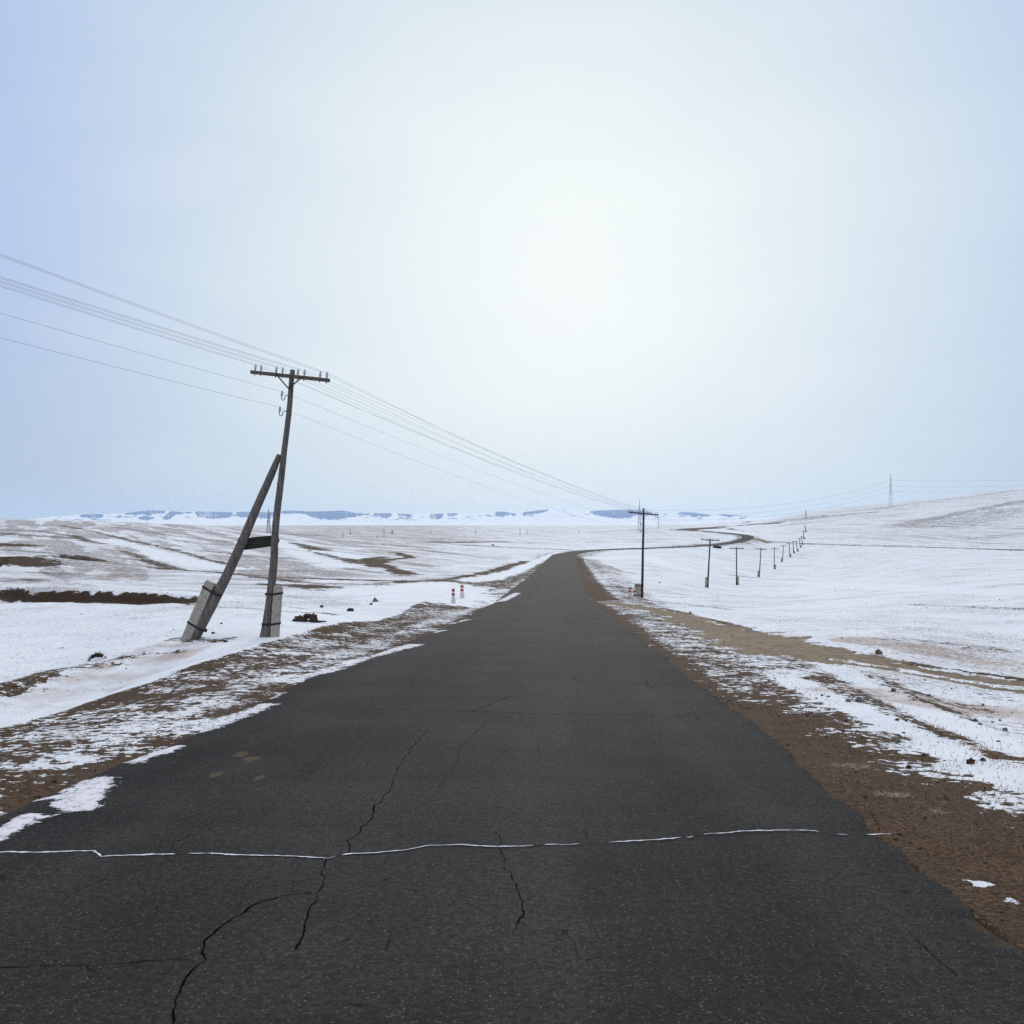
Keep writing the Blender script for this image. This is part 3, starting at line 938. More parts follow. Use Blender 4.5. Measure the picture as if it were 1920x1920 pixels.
FEAT = [
    # kind, polyline in the photograph, half width (m), strength
    ('bare', [(-60, 1310), (0, 1290), (50, 1274), (95, 1258), (150, 1248), (205, 1243)], 0.5, 0.60),
    ('bare', [(230, 1235), (290, 1226), (330, 1222)], 0.3, 0.5),
    ('bare', [(330, 1198), (370, 1199), (410, 1201), (430, 1197)], 0.35, 0.60),
    ('bare', [(440, 1128), (500, 1132), (560, 1140)], 0.5, 0.5),
    ('bare', [(410, 1138), (470, 1141), (560, 1148), (620, 1150)], 0.35, 0.5),
    ('bare', [(-60, 1050), (0, 1052), (14, 1050), (22, 1045)], 5.0, 1.0),
    ('dark', [(-60, 1050), (0, 1052), (14, 1050), (22, 1045)], 4.0, 0.5),
    ('bare', [(-60, 1020), (0, 1022), (12, 1021)], 6.0, 0.85),
    ('bare', [(0, 1000), (60, 1004), (110, 1008)], 7.0, 0.55),
    ('bare', [(90, 1043), (120, 1045), (150, 1048), (185, 1051)], 1.8, 0.78),
    ('bare', [(205, 1057), (235, 1058), (275, 1062), (310, 1068)], 1.0, 0.55),
    ('bare', [(0, 1085), (60, 1090), (120, 1095)], 1.6, 0.42),
    ('bare', [(230, 1047), (280, 1052), (330, 1067), (400, 1072), (470, 1080), (560, 1092)], 1.4, 0.56),
    ('bare', [(100, 1075), (160, 1079), (210, 1080)], 2.5, 0.45),
    ('bare', [(520, 1082), (600, 1085), (690, 1088), (780, 1090), (860, 1086), (930, 1071), (965, 1060), (985, 1052)], 1.4, 0.76),
    ('bare', [(520, 1097), (580, 1098), (630, 1106), (680, 1106), (715, 1098), (760, 1091), (830, 1089)], 1.5, 0.76),
    ('bare', [(560, 1092), (640, 1095), (700, 1096)], 1.0, 0.48),
    ('bare', [(800, 1097), (860, 1097), (920, 1094), (960, 1082), (985, 1068), (1005, 1056)], 1.8, 0.66),
    ('clean', [(700, 1112), (760, 1102), (830, 1095), (850, 1108), (780, 1122)], 3.5, 1.0),
    ('clean', [(880, 1088), (920, 1083), (960, 1073), (990, 1060), (1015, 1049), (1035, 1040)], 1.2, 1.0),
    ('clean', [(1035, 1040), (1055, 1035.5), (1080, 1033)], 1.5, 0.8),
    ('bare', [(525, 1015), (555, 1021), (580, 1027), (598, 1031)], 3.5, 0.80),
    ('bare', [(590, 1033), (580, 1037), (610, 1043), (640, 1048), (662, 1056)], 2.6, 0.72),
    ('bare', [(545, 1024), (560, 1032)], 1.5, 0.6),
    ('clean', [(605, 1034), (640, 1039), (680, 1047)], 3.0, 1.0),
    ('bare', [(722, 1044), (700, 1047), (690, 1050), (697, 1058), (706, 1063)], 1.6, 0.84),
    ('bare', [(742, 1036), (752, 1039), (766, 1043), (770, 1046), (740, 1048), (716, 1051), (712, 1056), (726, 1063), (745, 1071), (770, 1077)], 1.4, 0.84),
    ('bare', [(700, 1005), (760, 1007), (830, 1010), (900, 1013)], 5, 0.42),
    ('bare', [(822, 1016), (860, 1017), (900, 1016), (945, 1016)], 7, 0.74),
    ('bare', [(870, 1022), (950, 1026), (1010, 1029), (1068, 1031)], 3, 0.62),
    ('bare', [(780, 1030), (840, 1037), (900, 1045), (950, 1050)], 1.5, 0.5),
    ('bare', [(640, 1065), (700, 1072), (760, 1080)], 1.2, 0.45),
    ('bare', [(1100, 999), (1160, 995), (1230, 991)], 8, 0.45),
    ('bare', [(0, 994), (60, 994), (140, 1005), (170, 1016), (205, 1021)], 1.8, 0.62),
    ('bare', [(115, 985), (182, 998), (234, 1011), (281, 1021), (325, 1031), (365, 1042), (427, 1058)], 1.3, 0.62),
    ('bare', [(161, 983), (234, 991), (312, 1003), (390, 1011), (437, 1018)], 1.6, 0.58),
    ('bare', [(232, 1034), (260, 1042), (279, 1050), (292, 1058), (323, 1068), (417, 1074), (495, 1080)], 1.1, 0.66),
    ('bare', [(281, 988), (364, 996), (443, 1005)], 2.0, 0.56),
    ('bare', [(30, 982), (110, 987), (190, 992)], 2.0, 0.55),
    ('bare', [(0, 1030), (80, 1036), (170, 1046)], 1.2, 0.5),
    ('bare', [(385, 1032), (430, 1038), (470, 1045)], 1.2, 0.56),
    ('bare', [(530, 1000), (600, 1010), (680, 1016), (760, 1025)], 2.0, 0.55),
    ('bare', [(560, 1003), (650, 1005), (760, 1010), (900, 1013)], 3.0, 0.52),
    ('clean', [(200, 1012), (270, 1030), (330, 1050), (420, 1066)], 3.0, 0.8),
    ('clean', [(420, 1005), (520, 1012), (560, 1035), (640, 1062)], 3.0, 0.7),
    # right hand side
    ('bare', [(2050, 1515), (1920, 1447), (1860, 1415), (1800, 1388), (1740, 1358), (1690, 1335), (1640, 1312), (1590, 1285), (1545, 1265), (1500, 1245)], 0.22, 0.62),
    ('bare', [(1620, 1285), (1690, 1296), (1760, 1310), (1830, 1330)], 0.30, 0.44),
    ('clean', [(1470, 1268), (1560, 1311), (1640, 1346), (1720, 1378), (1800, 1412), (1920, 1470)], 0.27, 0.85),
    ('clean', [(1560, 1252), (1700, 1322), (1800, 1366), (1920, 1412)], 0.30, 0.7),
    ('dust', [(1640, 1300), (1720, 1308), (1800, 1325), (1920, 1345)], 0.9, 0.7),
    ('dust', [(1620, 1204), (1690, 1208), (1720, 1214)], 1.2, 0.8),
    ('dust', [(1760, 1230), (1800, 1236), (1840, 1240)], 1.0, 0.8),
    ('bare', [(1700, 1199), (1770, 1206), (1830, 1214)], 0.9, 0.42),
    ('bare', [(1160, 1118), (1220, 1126), (1290, 1133), (1370, 1143)], 0.6, 0.5),
    ('bare', [(1180, 1112), (1260, 1120), (1340, 1122)], 0.6, 0.42),
    ('bare', [(1700, 1133), (1800, 1137), (1920, 1141)], 0.8, 0.42),
    ('clean', [(1215, 1042), (1235, 1055), (1290, 1070), (1380, 1083), (1500, 1093), (1700, 1103), (1920, 1112)], 2.0, 0.9),
    ('clean', [(1120, 1048), (1160, 1045), (1200, 1042)], 3.0, 0.9),
    ('clean', [(1350, 1062), (1420, 1078), (1500, 1082)], 1.2, 0.9),
    ('bare', [(1135, 1060), (1160, 1070), (1190, 1076), (1240, 1079)], 1.2, 0.46),
    ('track', [(1100, 1128), (1125, 1128), (1160, 1131), (1200, 1137), (1245, 1147), (1282, 1158), (1320, 1169), (1350, 1179), (1412, 1196), (1496, 1217), (1545, 1226)], 1.35, 1.0),
    ('track', [(1490, 1210), (1540, 1220), (1639, 1238), (1738, 1257), (1830, 1270), (1916, 1281), (2100, 1302)], 0.50, 1.0),
    ('track', [(1480, 1226), (1540, 1237), (1639, 1250), (1738, 1267), (1850, 1285), (1930, 1298), (2100, 1322)], 0.27, 1.0),
    ('bare', [(1245, 1141), (1300, 1153), (1360, 1168), (1420, 1185), (1500, 1205), (1640, 1231), (1740, 1249), (1916, 1273), (2100, 1292)], 0.26, 0.74),
    ('track', [(1406, 1010), (1440, 1014.5), (1500, 1018.5), (1600, 1022), (1700, 1024.5), (1800, 1027.5), (1920, 1031)], 3.4, 1.0),
    ('bare', [(1406, 1011), (1440, 1015.5), (1500, 1019.5), (1600, 1023), (1700, 1025.5), (1800, 1028.5), (1920, 1032)], 4.0, 0.72),
    ('track', [(1600, 1021), (1700, 1022.5), (1800, 1024), (1920, 1025.5)], 1.5, 0.85),
    ('bare', [(1260, 993.3), (1300, 992.6), (1345, 990.8), (1362, 987.8), (1395, 985), (1425, 982.5)], 5, 0.85),
    ('bare', [(1325, 990.5), (1350, 988), (1380, 985.5), (1420, 982.5), (1460, 981)], 6, 0.8),
    ('bare', [(1366, 991), (1374, 994), (1388, 997)], 5, 0.75),
    ('clean', [(1330, 993.5), (1360, 993), (1372, 996), (1390, 1001)], 8, 0.8),
    ('bare', [(1470, 985), (1490, 983), (1520, 980)], 16, 0.45),
    ('bare', [(1450, 979), (1500, 973), (1560, 968), (1620, 962)], 22, 0.47),
    ('bare', [(1690, 984), (1740, 975), (1800, 962), (1860, 950), (1925, 938)], 14, 0.48),
    ('bare', [(1760, 985), (1820, 972), (1880, 960), (1925, 955)], 30, 0.40),
    ('bare', [(1560, 962), (1640, 954), (1720, 943), (1800, 934), (1900, 920)], 10, 0.46),
    ('bare', [(1830, 1010), (1870, 1006), (1920, 1000)], 10, 0.40),
    ('bare', [(1520, 1011), (1600, 1009), (1680, 1007)], 6, 0.36),
]
SNOWPATCH = [
    ([(145, 1512), (158, 1490), (172, 1466)], 0.24),
    ([(70, 1500), (110, 1492)], 0.07),
    ([(-40, 1585), (20, 1556), (60, 1532)], 0.13),
    ([(255, 1426), (285, 1414), (312, 1404)], 0.19),
    ([(355, 1374), (400, 1356), (440, 1341), (490, 1322)], 0.27),
    ([(505, 1309), (528, 1299)], 0.12),
    ([(600, 1262), (650, 1243), (690, 1231), (730, 1221), (778, 1209)], 0.32),
    ([(812, 1186), (832, 1182)], 0.18),
    ([(838, 1170), (876, 1162)], 0.2),
    ([(860, 1150), (905, 1136), (925, 1128)], 0.4),
    ([(905, 1131), (940, 1127), (970, 1112)], 0.35),
]
SP_W = [(drop_pts(densify(pl, 18)), hw) for pl, hw in SNOWPATCH]
for kind, pl, hw, st in FEAT:
    P = drop_pts(densify(pl, 14 if len(pl) < 8 else 20))
    keep = [0]
    for i in range(1, len(P)):           # drop jumps over a crest
        if np.hypot(*(P[i] - P[keep[-1]])[:2]) < 0.35 * P[i, 1] + 4:
            keep.append(i)
    P = P[keep]
    if len(P) < 2:
        continue
    r = hw * 2.6 + 0.5
    m = (gx > P[:, 0].min() - r) & (gx < P[:, 0].max() + r) & (gy > P[:, 1].min() - r) & (gy < P[:, 1].max() + r)
    ix = np.nonzero(m)[0]
    if not len(ix):
        continue
    dd = seg_dist(gx[ix], gy[ix], P)
    wob = np.clip(1 + 0.45 * nA[ix] + 0.55 * nD[ix] + (0.3 * nB[ix] if hw > 1 else 0), 0.25, 2)
    fall = 1 - sstep(0.55, 1.45, dd / (hw * wob))
    if kind == 'bare':
        bare[ix] = np.maximum(bare[ix], st * fall + bare[ix] * (1 - fall))
    elif kind == 'clean':
        bare[ix] *= 1 - st * fall
        stub[ix] *= 1 - 0.9 * st * fall
        streak[ix] *= 1 - st * fall
        dust[ix] *= 1 - st * fall
    elif kind == 'dust':
        dust[ix] = np.maximum(dust[ix], st * fall)
    elif kind == 'track':
        track[ix] = np.maximum(track[ix], st * fall)
    elif kind == 'dark':
        dark[ix] = np.maximum(dark[ix], st * fall)
step_bare(STEPS[0][0], -2.1, 0.35, 1.0)
step_bare(STEPS[2][0], -3.0, 0.6, 0.8)
for P, hw in SP_W:
    r = hw * 3
    ix = np.nonzero((gx > P[:, 0].min() - r) & (gx < P[:, 0].max() + r) & (gy > P[:, 1].min() - r) & (gy < P[:, 1].max() + r))[0]
    dd = seg_dist(gx[ix], gy[ix], P)
    bare[ix] *= 1 - 0.45 * (1 - sstep(0.5, 1.0, dd / hw))
# two drifts by the near right verge
for (px, py, hw) in ((1840, 1656, 0.075), (1895, 1690, 0.045), (1250, 1160, 0.5)):
    c = drop_pts([(px, py)])[0]
    dd = np.hypot(gx - c[0], (gy - c[1]))
    bare *= 1 - 0.66 * (1 - sstep(0.5, 2.6, dd / hw))
stub *= 1 - 0.8 * sstep(0.1, 0.6, track)
# tracks are worn slightly into the ground
zf = zf - 0.05 * sstep(0.2, 0.9, track) * (df < 150)
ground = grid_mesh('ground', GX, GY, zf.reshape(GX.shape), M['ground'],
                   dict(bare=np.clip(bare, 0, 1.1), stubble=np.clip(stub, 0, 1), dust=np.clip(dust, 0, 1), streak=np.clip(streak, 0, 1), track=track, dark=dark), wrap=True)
set_props(ground, 'snow covered steppe with brown grass and soil showing through', 'ground', kind='structure')

# ------------------------------------------------------------------ road
sr = [-13.0]
while sr[-1] < RS[-1] - 2:
    d_ = abs(sr[-1]) + 3
    sr.append(sr[-1] + max(0.035, min(d_ * 0.006, 2.2)) if sr[-1] > 1.5 else sr[-1] + 0.5)
sr = np.array(sr)
un = np.concatenate([[0, 0.012], np.linspace(0.03, 0.97, 74), [0.988, 1]])
cxr, cyr, czr = (np.interp(sr, RS, ROAD[:, k]) for k in range(3))
nx, ny = np.interp(sr, RS, RN[:, 0]), np.interp(sr, RS, RN[:, 1])
damp = np.clip(1.2 - sr / 400, 0.25, 1)
le = LEFT_E(sr) + damp * (fbm(sr / 3.2, sr * 0 + 1.5, 5, 51, 0.6) * 0.16 + fbm(sr / 0.5, sr * 0 + 2.5, 4, 52, 0.6) * 0.06)
re = RIGHT_E(sr) + damp * (fbm(sr / 3.6, sr * 0 + 5.5, 5, 53, 0.6) * 0.10 + fbm(sr / 0.5, sr * 0 + 7.5, 4, 54, 0.6) * 0.09)
TT = le[:, None] * (1 - un) + re[:, None] * un
RXm = cxr[:, None] + nx[:, None] * TT
RYm = cyr[:, None] + ny[:, None] * TT
CROWN = 0.012
RZm = czr[:, None] - CROWN * np.abs(TT) + fbm(RXm / 2.5, RYm / 2.5, 3, 61) * 0.008
edge = np.minimum(TT - le[:, None], re[:, None] - TT)
RZm = RZm - np.where(edge < 0.004, 0.10, 0.0) - 0.022 * (1 - sstep(0.0, 0.30, edge))
snow = np.zeros(RXm.size)
fx_, fy_ = RXm.ravel(), RYm.ravel()
for P, hw in SP_W:
    r = hw * 3
    ix = np.nonzero((fx_ > P[:, 0].min() - r) & (fx_ < P[:, 0].max() + r) & (fy_ > P[:, 1].min() - r) & (fy_ < P[:, 1].max() + r))[0]
    dd = seg_dist(fx_[ix], fy_[ix], P)
    snow[ix] = np.maximum(snow[ix], 0.66 * (1 - sstep(0.2, 1.7, dd / hw)))
stain = np.zeros(RXm.size)
for (px, py, hw) in ((450, 1416, 0.10), (472, 1425, 0.10), (405, 1454, 0.085), (486, 1460, 0.07)):
    c = drop_pts([(px, py)])[0]
    dd = np.hypot(fx_ - c[0], (fy_ - c[1]) * 0.55)
    stain = np.maximum(stain, 0.75 * (1 - sstep(0.5, 1.5, dd / hw)))
dirt = 0.50 * np.exp(-edge / 0.14).ravel() + 0.16 * np.exp(-edge / 0.9).ravel()
srr = np.repeat(sr[:, None], len(un), 1).ravel()
TTr = TT.ravel()
dirt += 0.35 * np.exp(-((srr - 63) / 3.0) ** 2) * sstep(1.2, 3.2, TTr)
wear = (0.75 * fbm(TTr / 0.55 + 0.15 * fbm(srr / 4, srr * 0, 2, 55), srr / 9, 3, 56) + 0.5 * fbm(TTr / 1.6, srr / 2.2, 4, 57)
        + 0.30 * np.exp(-((np.abs(TTr - 1.55) - 0.85) / 0.33) ** 2) + 0.30 * np.exp(-((np.abs(TTr + 1.55) - 0.85) / 0.33) ** 2) - 0.12)
road = grid_mesh('road', RXm, RYm, RZm, M['asphalt'], dict(snow=snow, stain=stain, dirt=np.clip(dirt, 0, 1), wear=wear))


def road_z(x, y):
    t, s, z = road_coords(x, y)
    return z - CROWN * np.abs(t) + fbm(x / 2.5, y / 2.5, 3, 61) * 0.008


def road_pt(px, py):
    lo, hi = 3.0, 200.0
    for _ in range(40):
        mid = (lo + hi) / 2
        x = (px - CX) * mid / F
        if -(py - HY) * mid / F < road_z(np.array([x]), np.array([mid]))[0]:
            hi = mid
        else:
            lo = mid
    return np.array([(px - CX) * lo / F, lo])


CRACKS = [
    ([(-60, 1602), (0, 1601), (100, 1599), (170, 1599), (195, 1607), (320, 1604), (390, 1602), (470, 1606), (560, 1608), (610, 1609), (650, 1602), (700, 1600),
      (750, 1596), (800, 1588), (860, 1587), (930, 1588), (1035, 1584), (1110, 1583), (1200, 1578), (1290, 1572), (1340, 1565), (1400, 1561),
      (1480, 1558), (1530, 1558), (1560, 1563), (1620, 1567), (1668, 1566)], 0.011, True),
    ([(650, 1602), (660, 1575), (690, 1545), (710, 1505), (735, 1475), (745, 1440), (780, 1390), (805, 1370)], 0.009, False),
    ([(610, 1609), (605, 1660), (585, 1690), (570, 1740), (558, 1780)], 0.009, False),
    ([(592, 1674), (540, 1680), (470, 1700), (420, 1730), (385, 1765), (370, 1790), (375, 1805), (350, 1840), (335, 1880), (330, 1935)], 0.010, False),
    ([(372, 1798), (280, 1803), (150, 1813), (-20, 1817)], 0.006, False),
    ([(935, 1590), (945, 1625), (965, 1655), (980, 1690), (970, 1740), (962, 1760)], 0.007, False),
    ([(980, 1690), (1000, 1680)], 0.004, False),
    ([(440, 1328), (580, 1330), (700, 1330), (800, 1332), (880, 1335), (1000, 1338), (1150, 1340), (1270, 1343), (1300, 1335), (1370, 1336), (1405, 1325)], 0.011, False),
    ([(880, 1335), (900, 1328), (915, 1322), (960, 1305)], 0.008, False),
    ([(885, 1380), (893, 1368), (908, 1358)], 0.007, False),
    ([(1108, 1582), (1105, 1570), (1100, 1555)], 0.006, False),
    ([(1205, 1268), (1215, 1285), (1230, 1292)], 0.008, False),
    ([(540, 1404), (600, 1404), (680, 1406)], 0.006, False),
    ([(1690, 1735), (1730, 1770), (1760, 1805), (1790, 1830)], 0.006, False),
    ([(1655, 1564), (1640, 1540), (1632, 1520)], 0.008, False),
    ([(195, 1604), (240, 1565), (300, 1550)], 0.005, False),
    ([(215, 1606), (235, 1590), (260, 1570)], 0.005, False),
    ([(310, 1600), (330, 1580), (395, 1545), (405, 1535)], 0.005, False),
    ([(550, 1650), (556, 1662), (552, 1676)], 0.005, False),
    ([(880, 1237), (960, 1239), (1060, 1240), (1180, 1238)], 0.014, False),
    ([(840, 1207), (950, 1208), (1100, 1207), (1220, 1209)], 0.016, False),
    ([(560, 1282), (700, 1281), (820, 1282)], 0.008, False),
    ([(900, 1205), (925, 1190), (945, 1180)], 0.010, False),
    ([(1065, 1750), (1080, 1775), (1085, 1800)], 0.003, False),
    ([(735, 1750), (730, 1770), (728, 1782)], 0.004, False),
    ([(240, 1565), (300, 1550), (345, 1522), (372, 1500)], 0.004, False),
    ([(405, 1535), (440, 1512), (470, 1500)], 0.003, False),
    ([(100, 1700), (190, 1650), (300, 1625)], 0.003, False),
    ([(290, 1660), (330, 1645), (380, 1648)], 0.003, False),
    ([(550, 1640), (566, 1622), (580, 1610)], 0.003, False),
    ([(1270, 1343), (1290, 1358), (1330, 1366)], 0.005, False),
    ([(0, 1640), (90, 1628), (150, 1610)], 0.003, False),
    ([(820, 1480), (850, 1440), (862, 1400), (885, 1380)], 0.003, False),
    ([(1790, 1830), (1830, 1848), (1880, 1852)], 0.003, False),
    ([(600, 1282), (640, 1262), (700, 1250)], 0.006, False),
    ([(1180, 1238), (1215, 1246), (1235, 1243)], 0.008, False),
    ([(1000, 1440), (1010, 1420), (1004, 1400)], 0.003, False),
    ([(900, 1160), (1000, 1160), (1120, 1161)], 0.02, False),
    ([(1300, 1335), (1312, 1350)], 0.006, False),
    ([(1060, 1262), (1080, 1272), (1085, 1282)], 0.008, False),
    ([(930, 1560), (935, 1590)], 0.004, False),
]
cv, cf, cmi = [], [], []


def ribbon(P, hw, lift, mi):
    b = len(cv)
    Tn = np.gradient(P, axis=0)
    Tn /= np.maximum(np.linalg.norm(Tn, axis=1)[:, None], 1e-9)
    for i in range(len(P)):
        n = np.array([Tn[i, 1], -Tn[i, 0]])
        for sgn in (-1, 1):
            q = P[i] + n * hw[i] * sgn
            z = road_z(np.array([q[0]]), np.array([q[1]]))[0]
            cv.append((q[0], q[1], z + lift))
    for i in range(len(P) - 1):
        a = b + 2 * i
        cf.append((a, a + 1, a + 3, a + 2))
        cmi.append(mi)


for ci, (pl, hw, snowy) in enumerate(CRACKS):
    P = np.array([road_pt(*q) for q in pl])
    P = densify(P, 0.022 if P[:, 1].mean() < 14 else 0.12)
    k = np.arange(len(P)) * (0.022 if P[:, 1].mean() < 14 else 0.12)
    amp = 0.045 if P[:, 1].mean() < 14 else 0.07
    P = P + np.column_stack([fbm(k / 0.25, k * 0 + ci, 4, 71, 0.65), fbm(k / 0.25, k * 0 + ci + 50, 4, 72, 0.65)]) * amp
    w = 0.42 * hw * (0.35 + 1.6 * np.abs(fbm(k / 0.10, k * 0 + ci + 9, 3, 73)) + 0.35 * fbm(k / 0.6, k * 0 + ci + 19, 2, 74))
    w = np.maximum(w, hw * 0.07)
    w[0] *= 0.2
    w[-1] *= 0.2
    ribbon(P, w, 0.004, 1)
    if snowy:
        px = CX + F * P[:, 0] / P[:, 1]
        g = np.interp(px, [-80, 180, 196, 205, 560, 600, 640, 655, 790, 1040, 1100, 1290, 1350, 1480, 1530, 1545, 1620, 1640, 1668],
                      [1.5, 1.5, 0.7, 1.2, 1.2, 0.1, 0.0, 1.0, 0.7, 0.75, 0.5, 0.55, 0.9, 0.7, 0.3, 0.0, 0.0, 0.9, 0.9])
        g = g * (0.72 + 1.15 * fbm(k / 0.14, k * 0 + 4, 3, 75)) + 0.4 * fbm(k / 0.5, k * 0 + 7, 3, 76)
        sw = np.clip(g + 0.22, 0, 1.5) * 0.0080 * (0.55 + 0.9 * np.abs(fbm(k / 0.05, k * 0 + 2, 3, 77)) * 1.6)
        run = []
        for i in range(len(P)):
            if sw[i] > 0.0026:
                run.append(i)
            if (sw[i] <= 0.0026 or i == len(P) - 1) and len(run):
                if len(run) > 2:
                    ww = sw[run].copy()
                    ww[0] *= 0.3
                    ww[-1] *= 0.3
                    ribbon(P[run] + np.column_stack([fbm(k[run] / 0.06, k[run] * 0 + 1, 3, 78), fbm(k[run] / 0.05, k[run] * 0 + 5, 3, 79)]) * 0.010, ww, 0.008, 2)
                run = []
me = road.data
nv0, nf0 = len(me.vertices), len(me.polygons)
tmpm = bpy.data.meshes.new('cracks')
tmpm.from_pydata(cv, [], cf)
tmpm.materials.append(M['asphalt'])
tmpm.materials.append(M['crack'])
tmpm.materials.append(M['crack_snow'])
tmpm.polygons.foreach_set('material_index', cmi)
tmpo = bpy.data.objects.new('cracks', tmpm)
COL.objects.link(tmpo)
me.materials.append(M['crack'])
me.materials.append(M['crack_snow'])
bpy.context.view_layer.update()
with bpy.context.temp_override(active_object=road, object=road, selected_objects=[road, tmpo], selected_editable_objects=[road, tmpo]):
    bpy.ops.object.join()
set_props(road, 'worn cracked dark asphalt road curving right across the snow', 'road', kind='structure')

# ------------------------------------------------------------------ far hills
RIDGE = [(-400, 974), (0, 975), (60, 973), (80, 970.5), (110, 968), (140, 966), (165, 964), (200, 964), (235, 962.5), (260, 959), (285, 957), (310, 957.5), (345, 960.5), (370, 959),
         (430, 960), (440, 961.5), (450, 959.5), (500, 960), (530, 958), (550, 957), (580, 959), (610, 958.5), (640, 957.5), (650, 958), (662, 961), (685, 963), (710, 962),
         (740, 963), (780, 964), (805, 963.5), (830, 963), (850, 962), (870, 964), (890, 965), (915, 963), (935, 959), (950, 960), (965, 963), (985, 960), (1000, 958), (1025, 955),
         (1040, 950.5), (1049, 948), (1060, 952), (1075, 956), (1100, 959.5), (1125, 957), (1150, 956), (1180, 955.5), (1197, 956.5), (1230, 962), (1260, 964), (1280, 960), (1300, 961),
         (1330, 965), (1360, 964), (1390, 967), (1420, 969), (1450, 972), (1500, 975), (1600, 977), (2400, 977)]
FOREST = [
    [(150, 968, 969), (165, 964.5, 971), (185, 964.5, 970), (195, 967, 969)],
    [(232, 963, 964), (255, 959, 966), (285, 957, 964), (310, 957.5, 961)],
    [(304, 972, 975), (318, 962, 974), (330, 962, 965), (345, 961.5, 963)],
    [(258, 972, 974), (275, 968, 975), (290, 972, 974)],
    [(365, 961, 964), (375, 959, 970), (400, 959.5, 972), (430, 960, 971), (437, 961, 963)],
    [(442, 962, 964), (450, 959.5, 970), (475, 960, 971), (500, 960.5, 972), (520, 961, 970)],
    [(525, 958, 964), (550, 957, 962), (565, 958, 962)],
    [(560, 959, 961), (580, 959.5, 967), (600, 958.5, 973), (625, 957.5, 974), (645, 957.5, 973), (655, 960.5, 970), (680, 964, 967)],
    [(803, 971, 972), (812, 963.5, 971.5), (828, 963.5, 971), (832, 964, 966)],
    [(838, 962.5, 967), (850, 962, 966), (860, 963, 966)],
    [(928, 964, 966), (935, 959.5, 968), (945, 960, 968), (955, 961, 966)],
    [(980, 965, 967), (990, 960, 966), (1010, 957, 962), (1030, 955, 957)],
    [(1105, 959, 961), (1125, 956.5, 967), (1150, 956, 972), (1175, 955.5, 971), (1200, 957, 966), (1225, 962, 963)],
    [(1268, 962, 964), (1285, 960.5, 965), (1300, 961, 970), (1320, 962.5, 969), (1335, 965, 967)],
    [(1352, 964.5, 967), (1365, 964.5, 969), (1380, 967, 968.5)],
    [(700, 966, 968), (720, 964, 970), (735, 966, 969)],
    [(745, 964, 966), (765, 966, 969), (775, 969, 971)],
]
hp = np.arange(-400, 2401, 1.5)
hr = np.concatenate([np.linspace(7600, 10400, 70), np.linspace(10500, 12500, 14)])
HP, HR = np.meshgrid(hp, hr)
rid = np.array(RIDGE, float)
top = -(np.interp(HP, rid[:, 0], rid[:, 1]) - HY) * 10400 / F
top = top + fbm(HP / 9, HP * 0 + 3.3, 4, 81) * 3.0
HX = (HP - CX) / F * HR
HYy = HR
u = np.clip((HR - 7600) / 2800, 0, 1)
gul = fbm(HX / 420, HYy / 900, 4, 83)
gul2 = 1 - np.abs(fbm(HX / 260, HYy / 700, 4, 85)) * 2
shape = np.clip(u ** (1.5 + 0.5 * gul), 0, 1)
HZ = -33 + (top + 33) * shape + (gul * 26 + gul2 * 14) * np.sin(np.pi * np.clip(u, 0, 1)) * sstep(0.1, 0.4, u) * 0.9
HZ = np.where(HR > 10400, top - (HR - 10400) * 0.05, HZ)
lim = -33 + (top + 33) * np.clip(u * 1.02, 0, 1)
HZ = np.where((HR < 10400), np.minimum(HZ, lim * (HR / 10400) + 0), HZ)
HZ = np.where(u < 0.02, -60, HZ)
vy = HY - HZ * F / HR
vyr = vy
vy = vy + fbm(HP / 9, vy / 3, 4, 87) * 1.6 + fbm(HP / 3.5, vy / 6, 3, 89) * 2.4 * sstep(0.0, 6.0, vy - np.interp(HP, rid[:, 0], rid[:, 1]))
crest = np.interp(HP, rid[:, 0], rid[:, 1])
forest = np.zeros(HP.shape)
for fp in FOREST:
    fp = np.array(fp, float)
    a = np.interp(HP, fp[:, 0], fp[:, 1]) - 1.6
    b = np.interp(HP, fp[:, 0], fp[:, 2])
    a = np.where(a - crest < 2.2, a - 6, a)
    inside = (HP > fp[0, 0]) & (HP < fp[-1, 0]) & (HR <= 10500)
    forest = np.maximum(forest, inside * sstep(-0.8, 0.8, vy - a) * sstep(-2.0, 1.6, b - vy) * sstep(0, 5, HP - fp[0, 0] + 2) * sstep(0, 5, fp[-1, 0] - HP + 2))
hm, t, p = new_mat('snowy_hills')
v = N(t, 'ShaderNodeTexCoord').outputs['Object']
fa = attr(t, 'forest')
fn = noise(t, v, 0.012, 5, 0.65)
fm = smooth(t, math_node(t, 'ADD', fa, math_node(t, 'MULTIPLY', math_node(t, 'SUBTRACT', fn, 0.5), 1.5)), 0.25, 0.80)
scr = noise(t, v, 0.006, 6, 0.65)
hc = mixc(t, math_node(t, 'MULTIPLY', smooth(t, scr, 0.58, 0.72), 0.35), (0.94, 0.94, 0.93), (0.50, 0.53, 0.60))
hc = mixc(t, math_node(t, 'MULTIPLY', fm, 0.93), hc, (0.10, 0.20, 0.38))  # blue of the distant air put into the forest colour
L(t, hc, p.inputs['Base Color'])
p.inputs['Roughness'].default_value = 1.0
p.inputs['Specular IOR Level'].default_value = 0.1
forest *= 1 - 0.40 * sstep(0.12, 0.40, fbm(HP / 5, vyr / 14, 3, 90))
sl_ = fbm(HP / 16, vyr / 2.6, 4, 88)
forest = np.maximum(forest, 0.8 * sstep(0.30, 0.42, sl_) * sstep(16, 9, vyr - crest) * (vyr - crest > -2) * (HP < 1500))
